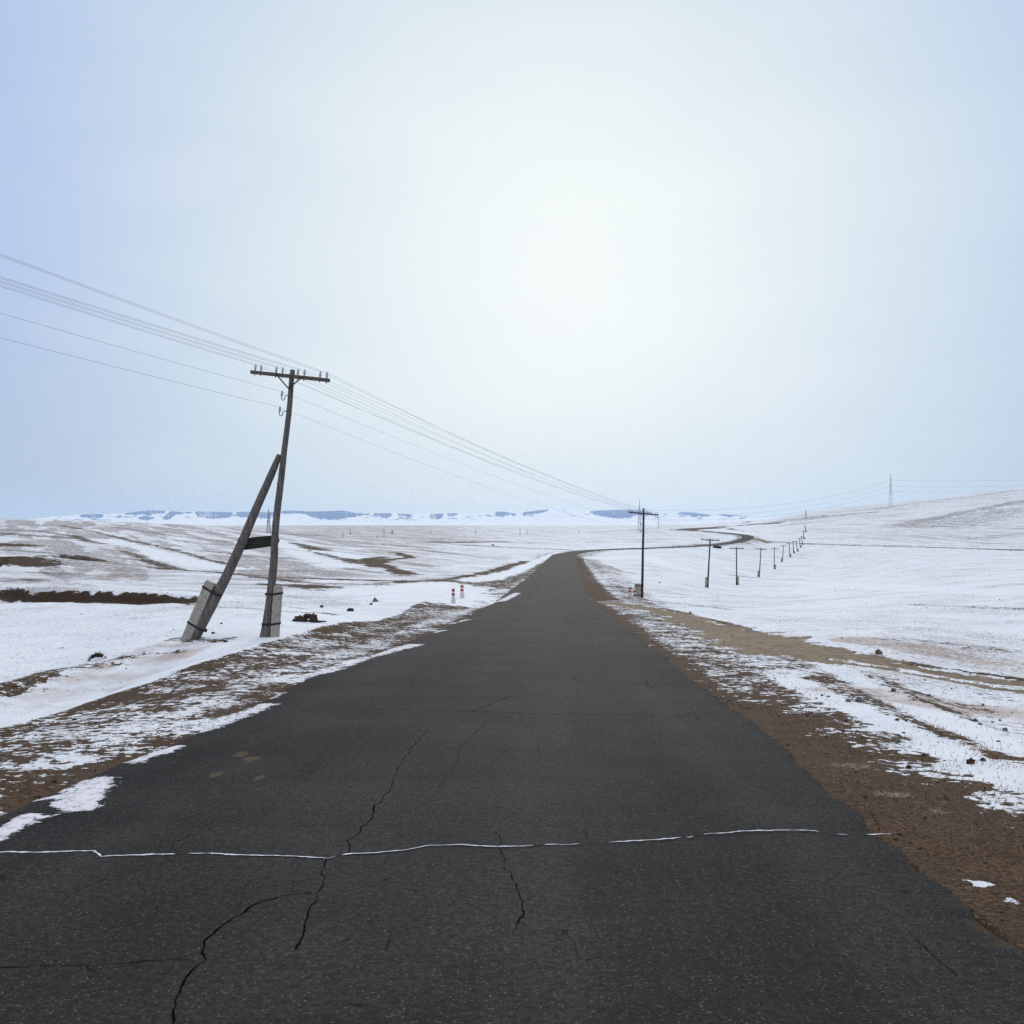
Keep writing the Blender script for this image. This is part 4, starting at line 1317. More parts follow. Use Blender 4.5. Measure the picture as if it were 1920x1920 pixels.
hills = grid_mesh('hills', HX, HYy, HZ, hm, dict(forest=forest))
set_props(hills, 'far snowy flat-topped hills with blue wooded slopes along the horizon', 'hills', kind='structure')

# ------------------------------------------------------------------ haze
hz = MB()
q = 15500
hz.add([(-q, -q, -75), (q, -q, -75), (q, q, -75), (-q, q, -75), (-q, -q, 260), (q, -q, 260), (q, q, 260), (-q, q, 260)],
       [(3, 2, 1, 0), (4, 5, 6, 7), (0, 1, 5, 4), (1, 2, 6, 5), (2, 3, 7, 6), (3, 0, 4, 7)])
hzm = bpy.data.materials.new('haze')
hzm.use_nodes = True
t = hzm.node_tree
t.nodes.clear()
o_ = N(t, 'ShaderNodeOutputMaterial')
pv = N(t, 'ShaderNodeVolumePrincipled')
pv.inputs['Color'].default_value = (0.66, 0.84, 1.0, 1)
pv.inputs['Density'].default_value = 0.00004
pv.inputs['Anisotropy'].default_value = 0.2
L(t, pv.outputs[0], o_.inputs['Volume'])
haze = hz.build('haze', hzm, smooth_=False)
set_props(haze, kind='stuff')

# ------------------------------------------------------------------ telephone poles
INS = [(0, 0.018), (0.035, 0.016), (0.04, 0.034), (0.07, 0.038), (0.085, 0.030), (0.10, 0.034), (0.125, 0.032), (0.14, 0.022), (0.152, 0.026), (0.168, 0.020), (0.172, 0.008)]


def at_depth(px, py, d):
    return np.array([(px - CX) * d / F, d, -(py - HY) * d / F])


def insulators(mb_parent, org, arm_c, arm_dir, up, offs, halfh, n=12, sc=1.0):
    tips = []
    for o_ in offs:
        b = arm_c + arm_dir * o_ + up * halfh
        mb = MB(org)
        mb.cur = 0
        mb.lathe(b + up * 0.0, up, [(h * sc, r * sc) for h, r in INS], n)
        mb.cur = 1
        mb.tube([b + up * 0.05, b, b - up * (2 * halfh + 0.04)], 0.012, 6)
        mb.build('insulator', [M['porcelain'], M['iron']], mb_parent)
        tips.append(b + up * 0.150 * sc)
    return tips


def add_bracket(root, org, at, side, up, fwd):
    """bent iron hook with an insulator standing on it, left of the pole"""
    mb = MB(org)
    r = 0.05
    pts_ = [at - side * 0.04 + up * 0.06, at + side * 0.03 + up * 0.06, at + side * 0.05 + up * 0.02, at + side * 0.055 - up * 0.03]
    for k in range(1, 8):
        a = math.pi * k / 7
        pts_.append(at + side * (0.055 + r - r * math.cos(a)) - up * (0.03 + r * math.sin(a)))
    pts_.append(at + side * (0.055 + 2 * r) + up * 0.04)
    mb.tube(pts_, 0.011, 6)
    b = mb.build('hook_bracket', M['iron'], root)
    base = at + side * (0.055 + 2 * r) + up * 0.0
    m2 = MB(org)
    m2.lathe(base, up, INS, 12)
    m2.build('insulator', M['porcelain'], b)
    return base + up * 0.15


def stub_part(root, org, foot, topp, hw, hd, ax, wire_pts, pole_r, pole_off, sink=0.5):
    T_ = (topp - foot) / np.linalg.norm(topp - foot)
    P_ = [foot - T_ * sink] + [foot + (topp - foot) * k for k in (0, 0.2, 0.4, 0.6, 0.8, 0.97)] + [topp]
    mb = MB(org)
    mb.prism(P_, [hw] * (len(P_) - 1) + [hw * 0.9], [hd] * (len(P_) - 1) + [hd * 0.9], ax, 0.14)
    st = mb.build('concrete_stub', M['concrete'], root, smooth_=False)
    # loops of binding wire round stub and pole
    for k in wire_pts:
        c = foot + (topp - foot) * k
        pc = c + pole_off(k)
        a = (pc - c)
        gap = np.linalg.norm(a)
        a = a / gap
        b = np.cross(T_, a)
        loop = []
        w_ = MB(org)
        for turn in range(3):
            o_ = T_ * (turn - 1) * 0.018
            tilt = T_ * 0.03
            loop = [c - a * (hw + 0.008) - b * (hd + 0.008) + o_ + tilt, c + a * hw * 0.9 - b * (hd + 0.008) + o_]
            for j in range(9):
                th = -math.pi / 2 + math.pi * j / 8
                loop.append(pc + a * math.cos(th) * (pole_r + 0.008) + b * math.sin(th) * (pole_r + 0.008) + o_)
            loop += [c + a * hw * 0.9 + b * (hd + 0.008) + o_, c - a * (hw + 0.008) + b * (hd + 0.008) + o_ + tilt]
            loop.append(loop[0])
            w_.tube(loop, 0.010, 5, cap=False)
        w_.build('binding_wire', M['iron'], st)
    return st


POLE_GROUP = 'telephone poles along the road'
# --- the near leaning pole with its brace
foot = drop_pts([(500, 1194)])[0]
D1 = foot[1]
px2m = D1 / F
root = empty('telephone_pole', foot, 'grey leaning telephone pole propped by a slanting brace, beside the road on the left', 'telephone pole', POLE_GROUP)
org = foot
cl_px = [(548.5, 694), (547, 715), (545, 745), (540, 790), (534, 840), (529, 880), (524, 920), (519.5, 965), (516, 1010), (513, 1050), (509, 1100), (505, 1140), (501, 1172), (498, 1194)]
wd_px = [9.2, 9.5, 10, 10.5, 11, 11.8, 12.4, 13, 13.6, 14.4, 15.5, 16.5, 18.5, 21]
path = [at_depth(*q, D1) for q in cl_px]
bend = rng.uniform(-0.012, 0.012, (len(path), 3))
path = [p_ + b_ for p_, b_ in zip(path, bend)]
path = list(catmull(np.array(path)[:, [0, 2, 1]], 0.16)[:, [0, 2, 1]])
path.append(path[-1] + np.array([-0.03, 0, -0.5]))
rads = np.interp([-p_[2] for p_ in path], [-(HY - q[1]) * px2m for q in cl_px], [w * px2m / 2 for w in wd_px])
mb = MB(org)
mb.tube(path, rads, 14, wob=0.035, seed=3)
for k in range(16):                         # knots
    i = rng.integers(6, len(path) - 4)
    th = rng.uniform(0, 6.28)
    mb.rock(path[i] + np.array([math.cos(th), math.sin(th), 0]) * rads[i] * 0.95, (0.02, 0.02, 0.03), seed=k, sub=1)
mb.build('post', M['wood'], root)
up1 = (path[0] - path[10]) / np.linalg.norm(path[0] - path[10])
arm_dir = np.array([1.11, -0.36, -0.165])
arm_dir /= np.linalg.norm(arm_dir)
fwd1 = np.cross(arm_dir, up1)
if fwd1[1] > 0:
    fwd1 = -fwd1                          # towards the viewer
arm_c = at_depth(546.5, 706.5, D1) + fwd1 * 0.095
mb = MB(org)
HL = 79 * px2m / abs(arm_dir[0])
mb.prism([arm_c - arm_dir * HL, arm_c - arm_dir * HL * 0.4, arm_c + arm_dir * HL * 0.3, arm_c + arm_dir * HL], 0.047, 0.045, up1, 0.12)
arm = mb.build('crossarm', M['arm'], root, smooth_=False)
offs1 = [(x_ - 546.5) * px2m / arm_dir[0] for x_ in (475.5, 487.5, 518.5, 531.5, 562.5, 575.5, 607, 620)]
TIPS1 = insulators(arm, org, arm_c, arm_dir, up1, offs1, 0.047)
for sgn in (-1, 1):
    a0 = arm_c + arm_dir * sgn * (0.38 if sgn < 0 else 0.42) + fwd1 * 0.06
    a1 = at_depth(544.5, 729.5, D1) + fwd1 * 0.10
    mb = MB(org)
    mb.prism([a0, a1], 0.017, 0.006, np.cross(a1 - a0, fwd1), 0.1)
    mb.build('strut', M['iron'], root)
side1 = -arm_dir
for (bx, by) in ((540, 746), (536, 775.5)):
    TIPS1.append(add_bracket(root, org, at_depth(bx + 1.0, by, D1) + side1 * 0.06, side1, up1, fwd1))
# bolt through pole and brace head
mb = MB(org)
mb.tube([at_depth(516, 866, D1), at_depth(536, 867, D1)], 0.014, 8)
mb.tube([at_depth(534.2, 867, D1), at_depth(536.2, 867, D1)], 0.028, 6)
mb.build('through_bolt', M['iron'], root)
# brace
br_px = [(524, 853), (515, 875), (500, 908), (484, 945), (470, 978), (455, 1013), (440, 1046), (424, 1082), (406, 1117), (388, 1152), (372, 1182), (365, 1197)]
br_w = [9, 13, 14.5, 15.5, 16.5, 17.3, 18, 19, 20, 20.5, 21, 21]
bfoot = at_depth(365, 1197, D1)
bp = [at_depth(x_, y_, D1 + 0.02) + rng.uniform(-0.01, 0.01, 3) for x_, y_ in br_px]
bp = list(catmull(np.array(bp)[:, [0, 2, 1]], 0.18)[:, [0, 2, 1]])
bt = (bp[-1] - bp[-3]) / np.linalg.norm(bp[-1] - bp[-3])
bp.append(bp[-1] + bt * 0.8)
brad = np.interp([-p_[2] for p_ in bp], [-(HY - q[1]) * px2m for q in br_px], [w * px2m / 2 for w in br_w])
mb = MB(org)
mb.tube(bp, brad, 14, wob=0.04, seed=5)
for k in range(12):
    i = rng.integers(4, len(bp) - 5)
    th = rng.uniform(0, 6.28)
    mb.rock(bp[i] + np.array([math.cos(th), math.sin(th), 0]) * brad[i] * 0.95, (0.02, 0.02, 0.03), seed=40 + k, sub=1)
mb.build('brace', M['wood'], root)
bdir = (bp[3] - bp[-3]) / np.linalg.norm(bp[3] - bp[-3])
bside = np.cross(bdir, np.array([0, 1.0, 0]))
bside /= np.linalg.norm(bside)
if bside[0] > 0:
    bside = -bside
sf_, st_ = at_depth(350.5, 1198, D1 - 0.02), at_depth(395.5, 1091, D1 - 0.02)
stub_part(root, org, sf_, st_, 9.0 * px2m, 0.10, bside, (0.25, 0.87), 0.14, lambda k: -bside * (9.0 * px2m + 0.135), 0.8)
pf_, pt_ = at_depth(515, 1197, D1 - 0.03), at_depth(522, 1098, D1 - 0.03)
stub_part(root, org, pf_, pt_, 7.4 * px2m, 0.10, np.array([1.0, 0, 0]), (0.27, 0.84), 0.115, lambda k: np.array([-1.0, 0, 0]) * (7.4 * px2m + 0.105 + (1 - k) * 0.05), 0.6)
# nailed board between brace and pole
mb = MB(org)
b0, b1 = at_depth(450, 1022, D1 - 0.16), at_depth(514, 1008.5, D1 - 0.04)
b0, b1 = at_depth(447, 1021.5, D1 + 0.17), at_depth(519, 1013, D1 + 0.17)
bd_ = (b1 - b0) / np.linalg.norm(b1 - b0)
mb.prism([b0, b0 + (b1 - b0) * 0.5, b1, b1 + bd_ * 0.07], [0.158, 0.158, 0.145, 0.02], 0.022, np.array([0, 0, 1.0]), 0.08)
mb.build('board', M['board'], root, smooth_=False)

# --- the other poles of the line
POLES = [
    # top, base, arm half px, slope of arm, stub side, label
    ((1207, 953), (1203.5, 1121), 27, 5.5, -1, 'dark telephone pole with concrete stub, beside the two right hand guide posts'),
    ((1331.5, 1010), (1327, 1102), 17, 4.0, -1, 'dark telephone pole, nearest of those standing out in the right snowfield'),
    ((1381, 1026), (1381, 1097), 13.5, 0.6, 1, 'dark upright telephone pole, second nearest out in the right snowfield'),
    ((1427, 1027), (1423.5, 1082), 10, 1.5, -1, 'dark telephone pole tilted slightly right, third nearest out in the right snowfield'),
    ((1452, 1026), (1451.5, 1067), 7.5, 0.3, 1, 'small dark telephone pole, fourth nearest out in the right snowfield'),
    ((1469, 1022), (1467, 1053.5), 5.5, 0.3, -1, 'small dark telephone pole, fifth nearest out in the right snowfield'),
    ((1479.5, 1017), (1481, 1044.5), 4.5, 0, 1, 'small telephone pole, sixth nearest out in the right snowfield'),
    ((1487, 1014), (1488, 1037.5), 4, 0, 1, 'small telephone pole, seventh of the row across the right snowfield'),
    ((1493, 1014), (1495, 1034), 3.5, 0, 1, 'small telephone pole, last of the row in front of the far dirt track'),
    ((1499, 1008.5), (1500.5, 1026.5), 3, 0, 1, 'tiny telephone pole at the near edge of the far dirt track'),
    ((1503, 1005), (1504.5, 1021.5), 3, 0, 1, 'tiny telephone pole standing on the far dirt track at the hill foot'),
    ((1506.5, 995), (1507, 1010.5), 2.6, 0, 1, 'tiny telephone pole, lowest on the snowy right hill slope'),
    ((1509, 985), (1510.5, 997), 2.2, 0, 1, 'tiny telephone pole halfway up the snowy right hill slope'),
]
PTIPS = []
ext_top = {}
for i, (tp, bs, ah, sl, side, lab) in enumerate(POLES):
    f_ = drop_pts([bs])[0]
    D = f_[1]
    k = D / F
    topw = at_depth(tp[0], tp[1], D)
    root = empty('telephone_pole', f_, lab, 'telephone pole', POLE_GROUP)
    Hh = topw[2] - f_[2]
    rb = max(0.11, 0.85 * k)
    mb = MB(f_)
    P_ = [f_ + (topw - f_) * u_ for u_ in (-0.08, 0, 0.25, 0.5, 0.75, 1)]
    if i < 6:
        P_ = [p_ + np.array([rng.uniform(-0.02, 0.02), 0, 0]) for p_ in P_]
    mb.tube(P_, np.linspace(rb, rb * 0.68, 6), 10)
    mb.build('post', M['darkwood'], root)
    up = (topw - f_) / np.linalg.norm(topw - f_)
    ad = np.array([1.0, -0.25 if i == 0 else -0.1, -sl / ah / 2 if ah else 0])
    ad = ad - up * ad.dot(up) if i > 0 else ad
    ad /= np.linalg.norm(ad)
    fw = np.cross(ad, up)
    if fw[1] > 0:
        fw = -fw
    fw /= np.linalg.norm(fw)
    ac = topw - up * (10 * k if i == 0 else 2.6 * k if i < 5 else 1.6 * k) + fw * (rb * 0.8)
    hl = ah * k / ad[0]
    mb = MB(f_)
    th = 0.055 if i < 2 else 0.050 + 0.004 * i
    mb.prism([ac - ad * hl, ac, ac + ad * hl], th * 0.9, th * 0.8, up, 0.12)
    arm = mb.build('crossarm', M['darkwood'], root, smooth_=False)
    upi = np.cross(fw, ad)
    upi /= np.linalg.norm(upi)
    if upi[2] < 0:
        upi = -upi
    if i < 4:
        o8 = [hl * q_ for q_ in (-0.94, -0.77, -0.36, -0.18, 0.22, 0.38, 0.80, 0.94)]
        tips = insulators(arm, f_, ac, ad, upi, o8, th * 0.9, 8, 1.0)
        for sgn in (-1, 1):
            mb = MB(f_)
            mb.tube([ac + ad * sgn * 0.4 * min(1, hl) + fw * th, ac - up * 0.45 + fw * th * 0.7], 0.012, 5)
            mb.build('strut', M['iron'], root)
        for dz in (0.85, 1.4):
            tips.append(add_bracket(root, f_, ac - up * dz - fw * rb * 0.8 - ad * rb * 0.8, -ad, up, fw))
        PTIPS.append(tips)
    else:
        PTIPS.append([ac + ad * hl * q_ + upi * 0.15 for q_ in (-0.94, -0.77, -0.36, -0.18, 0.22, 0.38, 0.80, 0.94)] + [ac - up * 0.85, ac - up * 1.4])
    # concrete stub lashed to the foot
    sw = max(0.115, 1.25 * k) if i < 6 else 1.0 * k
    if i == 0:
        sw = 0.235
    sh = Hh * (0.16 if i == 0 else 0.22)
    sx = np.array([float(side), 0, 0])
    stub_part(root, f_, f_ + sx * (rb + sw) + np.array([0, -0.02, 0]), f_ + sx * (rb * 0.9 + sw) + up * sh + np.array([0, -0.02, 0]), sw, min(sw, 0.16) if i < 6 else sw * 0.6,
              np.array([1.0, 0, 0]), (0.2, 0.85) if i < 4 else (), rb, lambda q_, a_=sx, b_=rb, c_=sw: -a_ * (b_ + c_), 0.5)

# --- wires, each running on through all its insulators
WN = ['the outermost left insulator', 'the second insulator from the left', 'the third insulator from the left', 'the insulator just left of the post',
      'the insulator just right of the post', 'the third insulator from the right', 'the second insulator from the right', 'the outermost right insulator',
      'the upper side hook', 'the lower side hook']
EDGE_ROW = [537, 534, 529, 526, 521.5, 518.5, 479.5, 476, 587, 633]     # rows where the wires leave the frame on the left
span = PTIPS[0][0][:2] - TIPS1[0][:2]
for w in range(10):
    pts_ = []
    a = TIPS1[w]
    uu = (a[0] + CX / F * a[1]) / (span[0] + CX / F * span[1])      # share of the span up to the frame edge
    de = a[1] - uu * span[1]
    ze = (HY - EDGE_ROW[w]) * de / F
    rise = (ze - a[2] + 0.5 * 4 * uu * (1 - uu)) / uu
    z0 = np.array([a[0] - span[0], a[1] - span[1], a[2] + rise])
    chain = [z0, a] + [PTIPS[i][w] for i in range(0, 7)]
    rad = []
    for j in range(len(chain) - 1):
        p0, p1 = chain[j], chain[j + 1]
        ln = np.linalg.norm(p1 - p0)
        sag = 0.5 if j == 0 else ln * 0.008 * (1 + 0.15 * ((w * 7) % 5 - 2))
        nseg = 40 if j < 2 else 12
        for u_ in np.linspace(0, 1, nseg, endpoint=(j == len(chain) - 2)):
            pts_.append(p0 * (1 - u_) + p1 * u_ - np.array([0, 0, sag * 4 * u_ * (1 - u_)]))
    mb = MB()
    mb.tube(pts_, 0.0034, 5)
    o = mb.build('telephone_wire', M['wire'])
    set_props(o, 'thin telephone wire on %s of the leaning pole' % WN[w], 'wire', 'wires on the telephone poles')

# ------------------------------------------------------------------ pylons and far poles


def lattice(name, px, ytop, ybase, wbase, label, arms, d=None, wtop=0.18):
    f_ = drop_pts([(px, ybase)])[0] if d is None else np.array([(px - CX) * d / F, d, float(heights(np.array([(px - CX) * d / F]), np.array([d]))[0])])
    D = f_[1]
    k = D / F
    z1 = (HY - ytop) * k
    Hh = z1 - f_[2]
    wb = wbase * k / 2
    root = empty(name, f_, label, 'pylon', 'high voltage pylons')
    th = max(0.10, 0.16 * k)
    mb = MB(f_)

    def hw(u_):
        return wb * (1 - u_) ** 1.1 * (1 - wtop) + wb * wtop * (1 - 0.8 * u_)
    lv = [0, 0.22, 0.40, 0.54, 0.66, 0.76, 0.85, 1.0]
    for sx in (-1, 1):
        for sy in (-1, 1):
            mb.tube([f_ + np.array([sx * hw(u_), sy * hw(u_), u_ * Hh - (0.6 if u_ == 0 else 0)]) for u_ in lv], th, 4)
    for a, b in zip(lv[:-1], lv[1:]):
        ha, hb = hw(a), hw(b)
        for sy in (-1, 1):
            mb.tube([f_ + np.array([-ha, sy * ha, a * Hh]), f_ + np.array([hb, sy * hb, b * Hh])], th * 0.5, 4)
            mb.tube([f_ + np.array([ha, sy * ha, a * Hh]), f_ + np.array([-hb, sy * hb, b * Hh])], th * 0.5, 4)
            mb.tube([f_ + np.array([-hb, sy * hb, b * Hh]), f_ + np.array([hb, sy * hb, b * Hh])], th * 0.5, 4)
    mb.build('lattice_mast', M['steel'], root)
    tips = []
    for u_, ln in arms:
        c = f_ + np.array([0, 0, u_ * Hh])
        mb = MB(f_)
        l_ = ln * k / 2
        for sx in (-1, 1):
            for sy in (-1, 1):
                mb.tube([c + np.array([0, sy * hw(u_), 0]), c + np.array([sx * l_, 0, 0])], th * 0.8, 4)
            mb.tube([c + np.array([0, 0, Hh * 0.025]), c + np.array([sx * l_, 0, 0])], th * 0.8, 4)
            tips.append(c + np.array([sx * l_, 0, -0.8]))
        mb.build('crossarm', M['steel'], root)
    return f_, Hh, tips


fA, hA, tA = lattice('pylon', 1670, 889, 949, 6.0, 'tall grey lattice pylon standing alone on the crest of the right hill', [(0.83, 4), (0.64, 7), (0.48, 5)])
fB, hB, tB = lattice('pylon', 1199, 937, 999, 6.5, 'tall thin lattice pylon far off just behind the pole beside the red and white posts', [(0.72, 4), (0.55, 7), (0.44, 5)])
fC, hC, tC = lattice('pylon', 503.5, 953, 1000, 7, 'faint lattice pylon far away seen between the leaning pole and its brace', [(0.78, 5), (0.60, 9), (0.46, 6)])
lattice('pylon', 735.5, 993, 1002, 4, 'tiny squat lattice pylon far away on the snowy plain left of the road', [(0.7, 4)])
lattice('pylon', 1511, 955, 972.5, 3.5, 'small lattice pylon just peeping over the low end of the right hill', [(0.8, 3), (0.5, 4)])
for q_ in range(3):
    mb = MB()
    pts_ = []
    a = tA[2 * q_]
    right_end = a + np.array([330.0, -90.0, 8.0 + q_ * 1.0])
    b = tB[2 * q_]
    for s0, s1, sg in ((right_end, a, 5.0), (a, b, 12.0)):
        for u_ in np.linspace(0, 1, 24):
            pts_.append(s0 * (1 - u_) + s1 * u_ - np.array([0, 0, sg * 4 * u_ * (1 - u_)]))
    mb.tube(pts_, 0.07, 4)
    o = mb.build('power_line', M['wire'])
    set_props(o, ('highest', 'middle', 'lowest')[q_] + ' of the three faint power lines hung from the hill crest pylon', 'power line', 'high voltage lines')

FARPOLES = [((720, 990), (720, 1008), 'thin pole on the snowy plain, tallest of those left of the road bend'),
            ((975, 987.5), (975, 1003.5), 'tall thin pole on the plain straight beyond the road bend'),
            ((892, 992), (892, 1002), 'thin pole on the plain above the long dark streak'),
            ((808, 992), (808, 1001), 'thin pole on the plain between the tiny squat pylon and the long dark streak'),
            ((657, 995), (657, 1003), 'faint thin pole on the plain, left of the tallest one there'),
            ((643, 1000), (643, 1008), 'very faint pole on the plain, farthest left beyond the leaning pole'),
            ((707, 1003), (707, 1009), 'short thin pole close by the tallest pole on the plain'),
            ((988, 992), (988, 1001), 'short pole just right of the tall one beyond the road bend'),
            ((1086, 993), (1086, 998.5), 'tiny pole on the plain left of the lattice pylon behind the road pole'),
            ((1234.5, 972), (1234.5, 991), 'slim lone pole with short crossarm on the rise above the far road')]
for tp, bs, lab in FARPOLES:
    f_ = drop_pts([bs])[0]
    k = f_[1] / F
    Hh = (bs[1] - tp[1]) * k
    root = empty('utility_pole', f_, lab, 'utility pole', 'far poles on the plain')
    mb = MB(f_)
    mb.tube([f_ - np.array([0, 0, 0.6]), f_ + np.array([0, 0, Hh])], [0.32 * k + 0.06, 0.22 * k + 0.05], 6)
    mb.build('post', M['darkwood'], root)
    if 'crossarm' not in lab:
        continue
    mb = MB(f_)
    c = f_ + np.array([0, 0, Hh * 0.93])
    mb.prism([c - np.array([1.1, 0.2, 0]), c + np.array([1.1, -0.2, 0])], 0.10, 0.08, np.array([0, 0, 1.0]))
    mb.build('crossarm', M['darkwood'], root)

# ------------------------------------------------------------------ guide posts at the junction
GP = [((850, 1131), 28, 'red and white banded guide post left of the road, the nearer of that pair'),
      ((866.5, 1121), 25, 'red and white banded guide post left of the road, the farther of that pair'),
      ((1190.5, 1130.5), 25, 'red and white banded guide post beside the dirt track mouth, nearest the pole'),
      ((1181, 1121), 21, 'red and white banded guide post behind its twin at the dirt track mouth')]
for bs, hp_, lab in GP:
    f_ = drop_pts([bs])[0]
    k = f_[1] / F
    Hh = hp_ * k
    root = empty('guide_post', f_, lab, 'guide post', 'banded guide posts at the junction')
    r0 = 2.9 * k
    prof = [(-0.2, r0 * 1.55), (0.0, r0 * 1.5), (0.22 * Hh, r0 * 1.35), (0.42 * Hh, r0 * 1.06), (0.46 * Hh, r0), (0.96 * Hh, r0 * 0.97), (0.985 * Hh, r0 * 0.85), (Hh, r0 * 0.5)]
    mb = MB(f_)
    lean = np.array([rng.uniform(-0.03, 0.03), rng.uniform(-0.03, 0.03), 1])
    mb.lathe(f_, lean, prof, 16)
    mb.build('shaft', M['postwhite'], root)
    for z0 in (0.525, 0.80):
        mb = MB(f_)
        ln = lean / np.linalg.norm(lean)
        mb.lathe(f_ + ln * z0 * Hh, lean, [(0, r0 * 0.99), (0.0005, r0 * 1.03), (0.135 * Hh, r0 * 1.025), (0.136 * Hh, r0 * 0.97)], 16)
        mb.build('red_band', M['postred'], root)

# ------------------------------------------------------------------ stones and clods


def stone(name, px, py, w, h, mat, label, cat, seed, group=None, rough=0.25, sub=3, flat=0.8):
    f_ = drop_pts([(px, py)])[0]
    k = f_[1] / F
    mb = MB(f_)
    mb.rock(f_ + np.array([0, 0, h * k * 0.30]), (w * k / 2 * 1.1, w * k / 2 * flat, h * k * 0.85), seed=seed, sub=sub, rough=rough, spin=seed)
    o = mb.build(name, M[mat])
    o.location = f_
    return set_props(o, label, cat, group)


# pyramid shaped rock
f_ = drop_pts([(705, 1128)])[0]
k = f_[1] / F
mb = MB(f_)
apex = f_ + np.array([-3 * k, 0.05, 9.0 * k])
ring = [f_ + np.array([x_ * k, y_ * k, -0.06]) for x_, y_ in ((-8, -3), (-2, -6), (5, -5), (9, 0), (4, 6), (-5, 5))]
mid = [r_ * 0.45 + apex * 0.55 + rng.uniform(-0.02, 0.02, 3) for r_ in ring]
mb.add(ring + mid + [apex], [(i, (i + 1) % 6, 6 + (i + 1) % 6, 6 + i) for i in range(6)] + [(6 + i, 6 + (i + 1) % 6, 12) for i in range(6)])
o = mb.build('boulder', M['rock'], smooth_=False)
o.location = f_
set_props(o, 'pointed pyramid shaped grey rock sitting in the snow left of the road', 'rock')
# turned up turf mound (two lumps and an overhang)
f_ = drop_pts([(575, 1166)])[0]
k = f_[1] / F
mb = MB(f_)
mb.rock(f_ + np.array([-10 * k, 0, 4.0 * k]), (13 * k, 10 * k, 8 * k), 11, 3, 0.6)
mb.rock(f_ + np.array([-19 * k, 0.05, 1.5 * k]), (9 * k, 8 * k, 5 * k), 13, 3, 0.6)
mb.rock(f_ + np.array([14 * k, 0, 6.5 * k]), (7.5 * k, 9 * k, 9.5 * k), 12, 3, 0.6)
mb.rock(f_ + np.array([4 * k, 0.08, 10.5 * k]), (12 * k, 7 * k, 5 * k), 15, 3, 0.6)
mb.rock(f_ + np.array([22 * k, 0.05, 0.3 * k]), (14 * k, 7 * k, 1.8 * k), 16, 3, 0.5)
mb.rock(f_ + np.array([0, 0.3, 0.2 * k]), (24 * k, 8 * k, 2.0 * k), 17, 3, 0.5)
o = mb.build('turf_mound', M['clod'])
o.location = f_
set_props(o, 'dark brown overturned turf mound with a hollow, in snow behind the leaning pole', 'earth mound')
# scrubby tussock with snow
f_ = drop_pts([(182, 1237)])[0]
k = f_[1] / F
root = empty('tussock', f_, 'dark twiggy tussock half buried in snow at the far left', 'tussock')
mb = MB(f_)
for q_ in range(260):
    a = rng.uniform(0, math.pi)
    b0 = f_ + np.array([math.cos(a) * 11 * k * rng.uniform(0.5, 1), rng.uniform(-0.12, 0.12), math.sin(a) * 9 * k * rng.uniform(0.5, 1)])
    dr = np.array([math.cos(a) * rng.uniform(0.3, 1), rng.uniform(-0.5, 0.5), math.sin(a) * 0.8 + rng.uniform(-0.4, 0.4)])
    dr = dr / np.linalg.norm(dr) * rng.uniform(0.04, 0.11)
    mb.tube([b0, b0 + dr * 0.5 + rng.uniform(-0.01, 0.01, 3), b0 + dr], [0.006, 0.005, 0.002], 4)
for q_ in range(14):
    a = math.pi * q_ / 13
    mb.rock(f_ + np.array([math.cos(a) * 13 * k, rng.uniform(-0.05, 0.12), math.sin(a) * 10.5 * k - 0.02]), (3.2 * k, 3 * k, 2.4 * k), 60 + q_, 2, 0.6)
mb.build('twigs', M['clod'], root)
mb = MB(f_)
mb.rock(f_ + np.array([3 * k, -0.06, 0.5 * k]), (13 * k, 0.2, 8 * k), 77, 3, 0.2)
mb.build('snow_cap', M['crack_snow'], root)
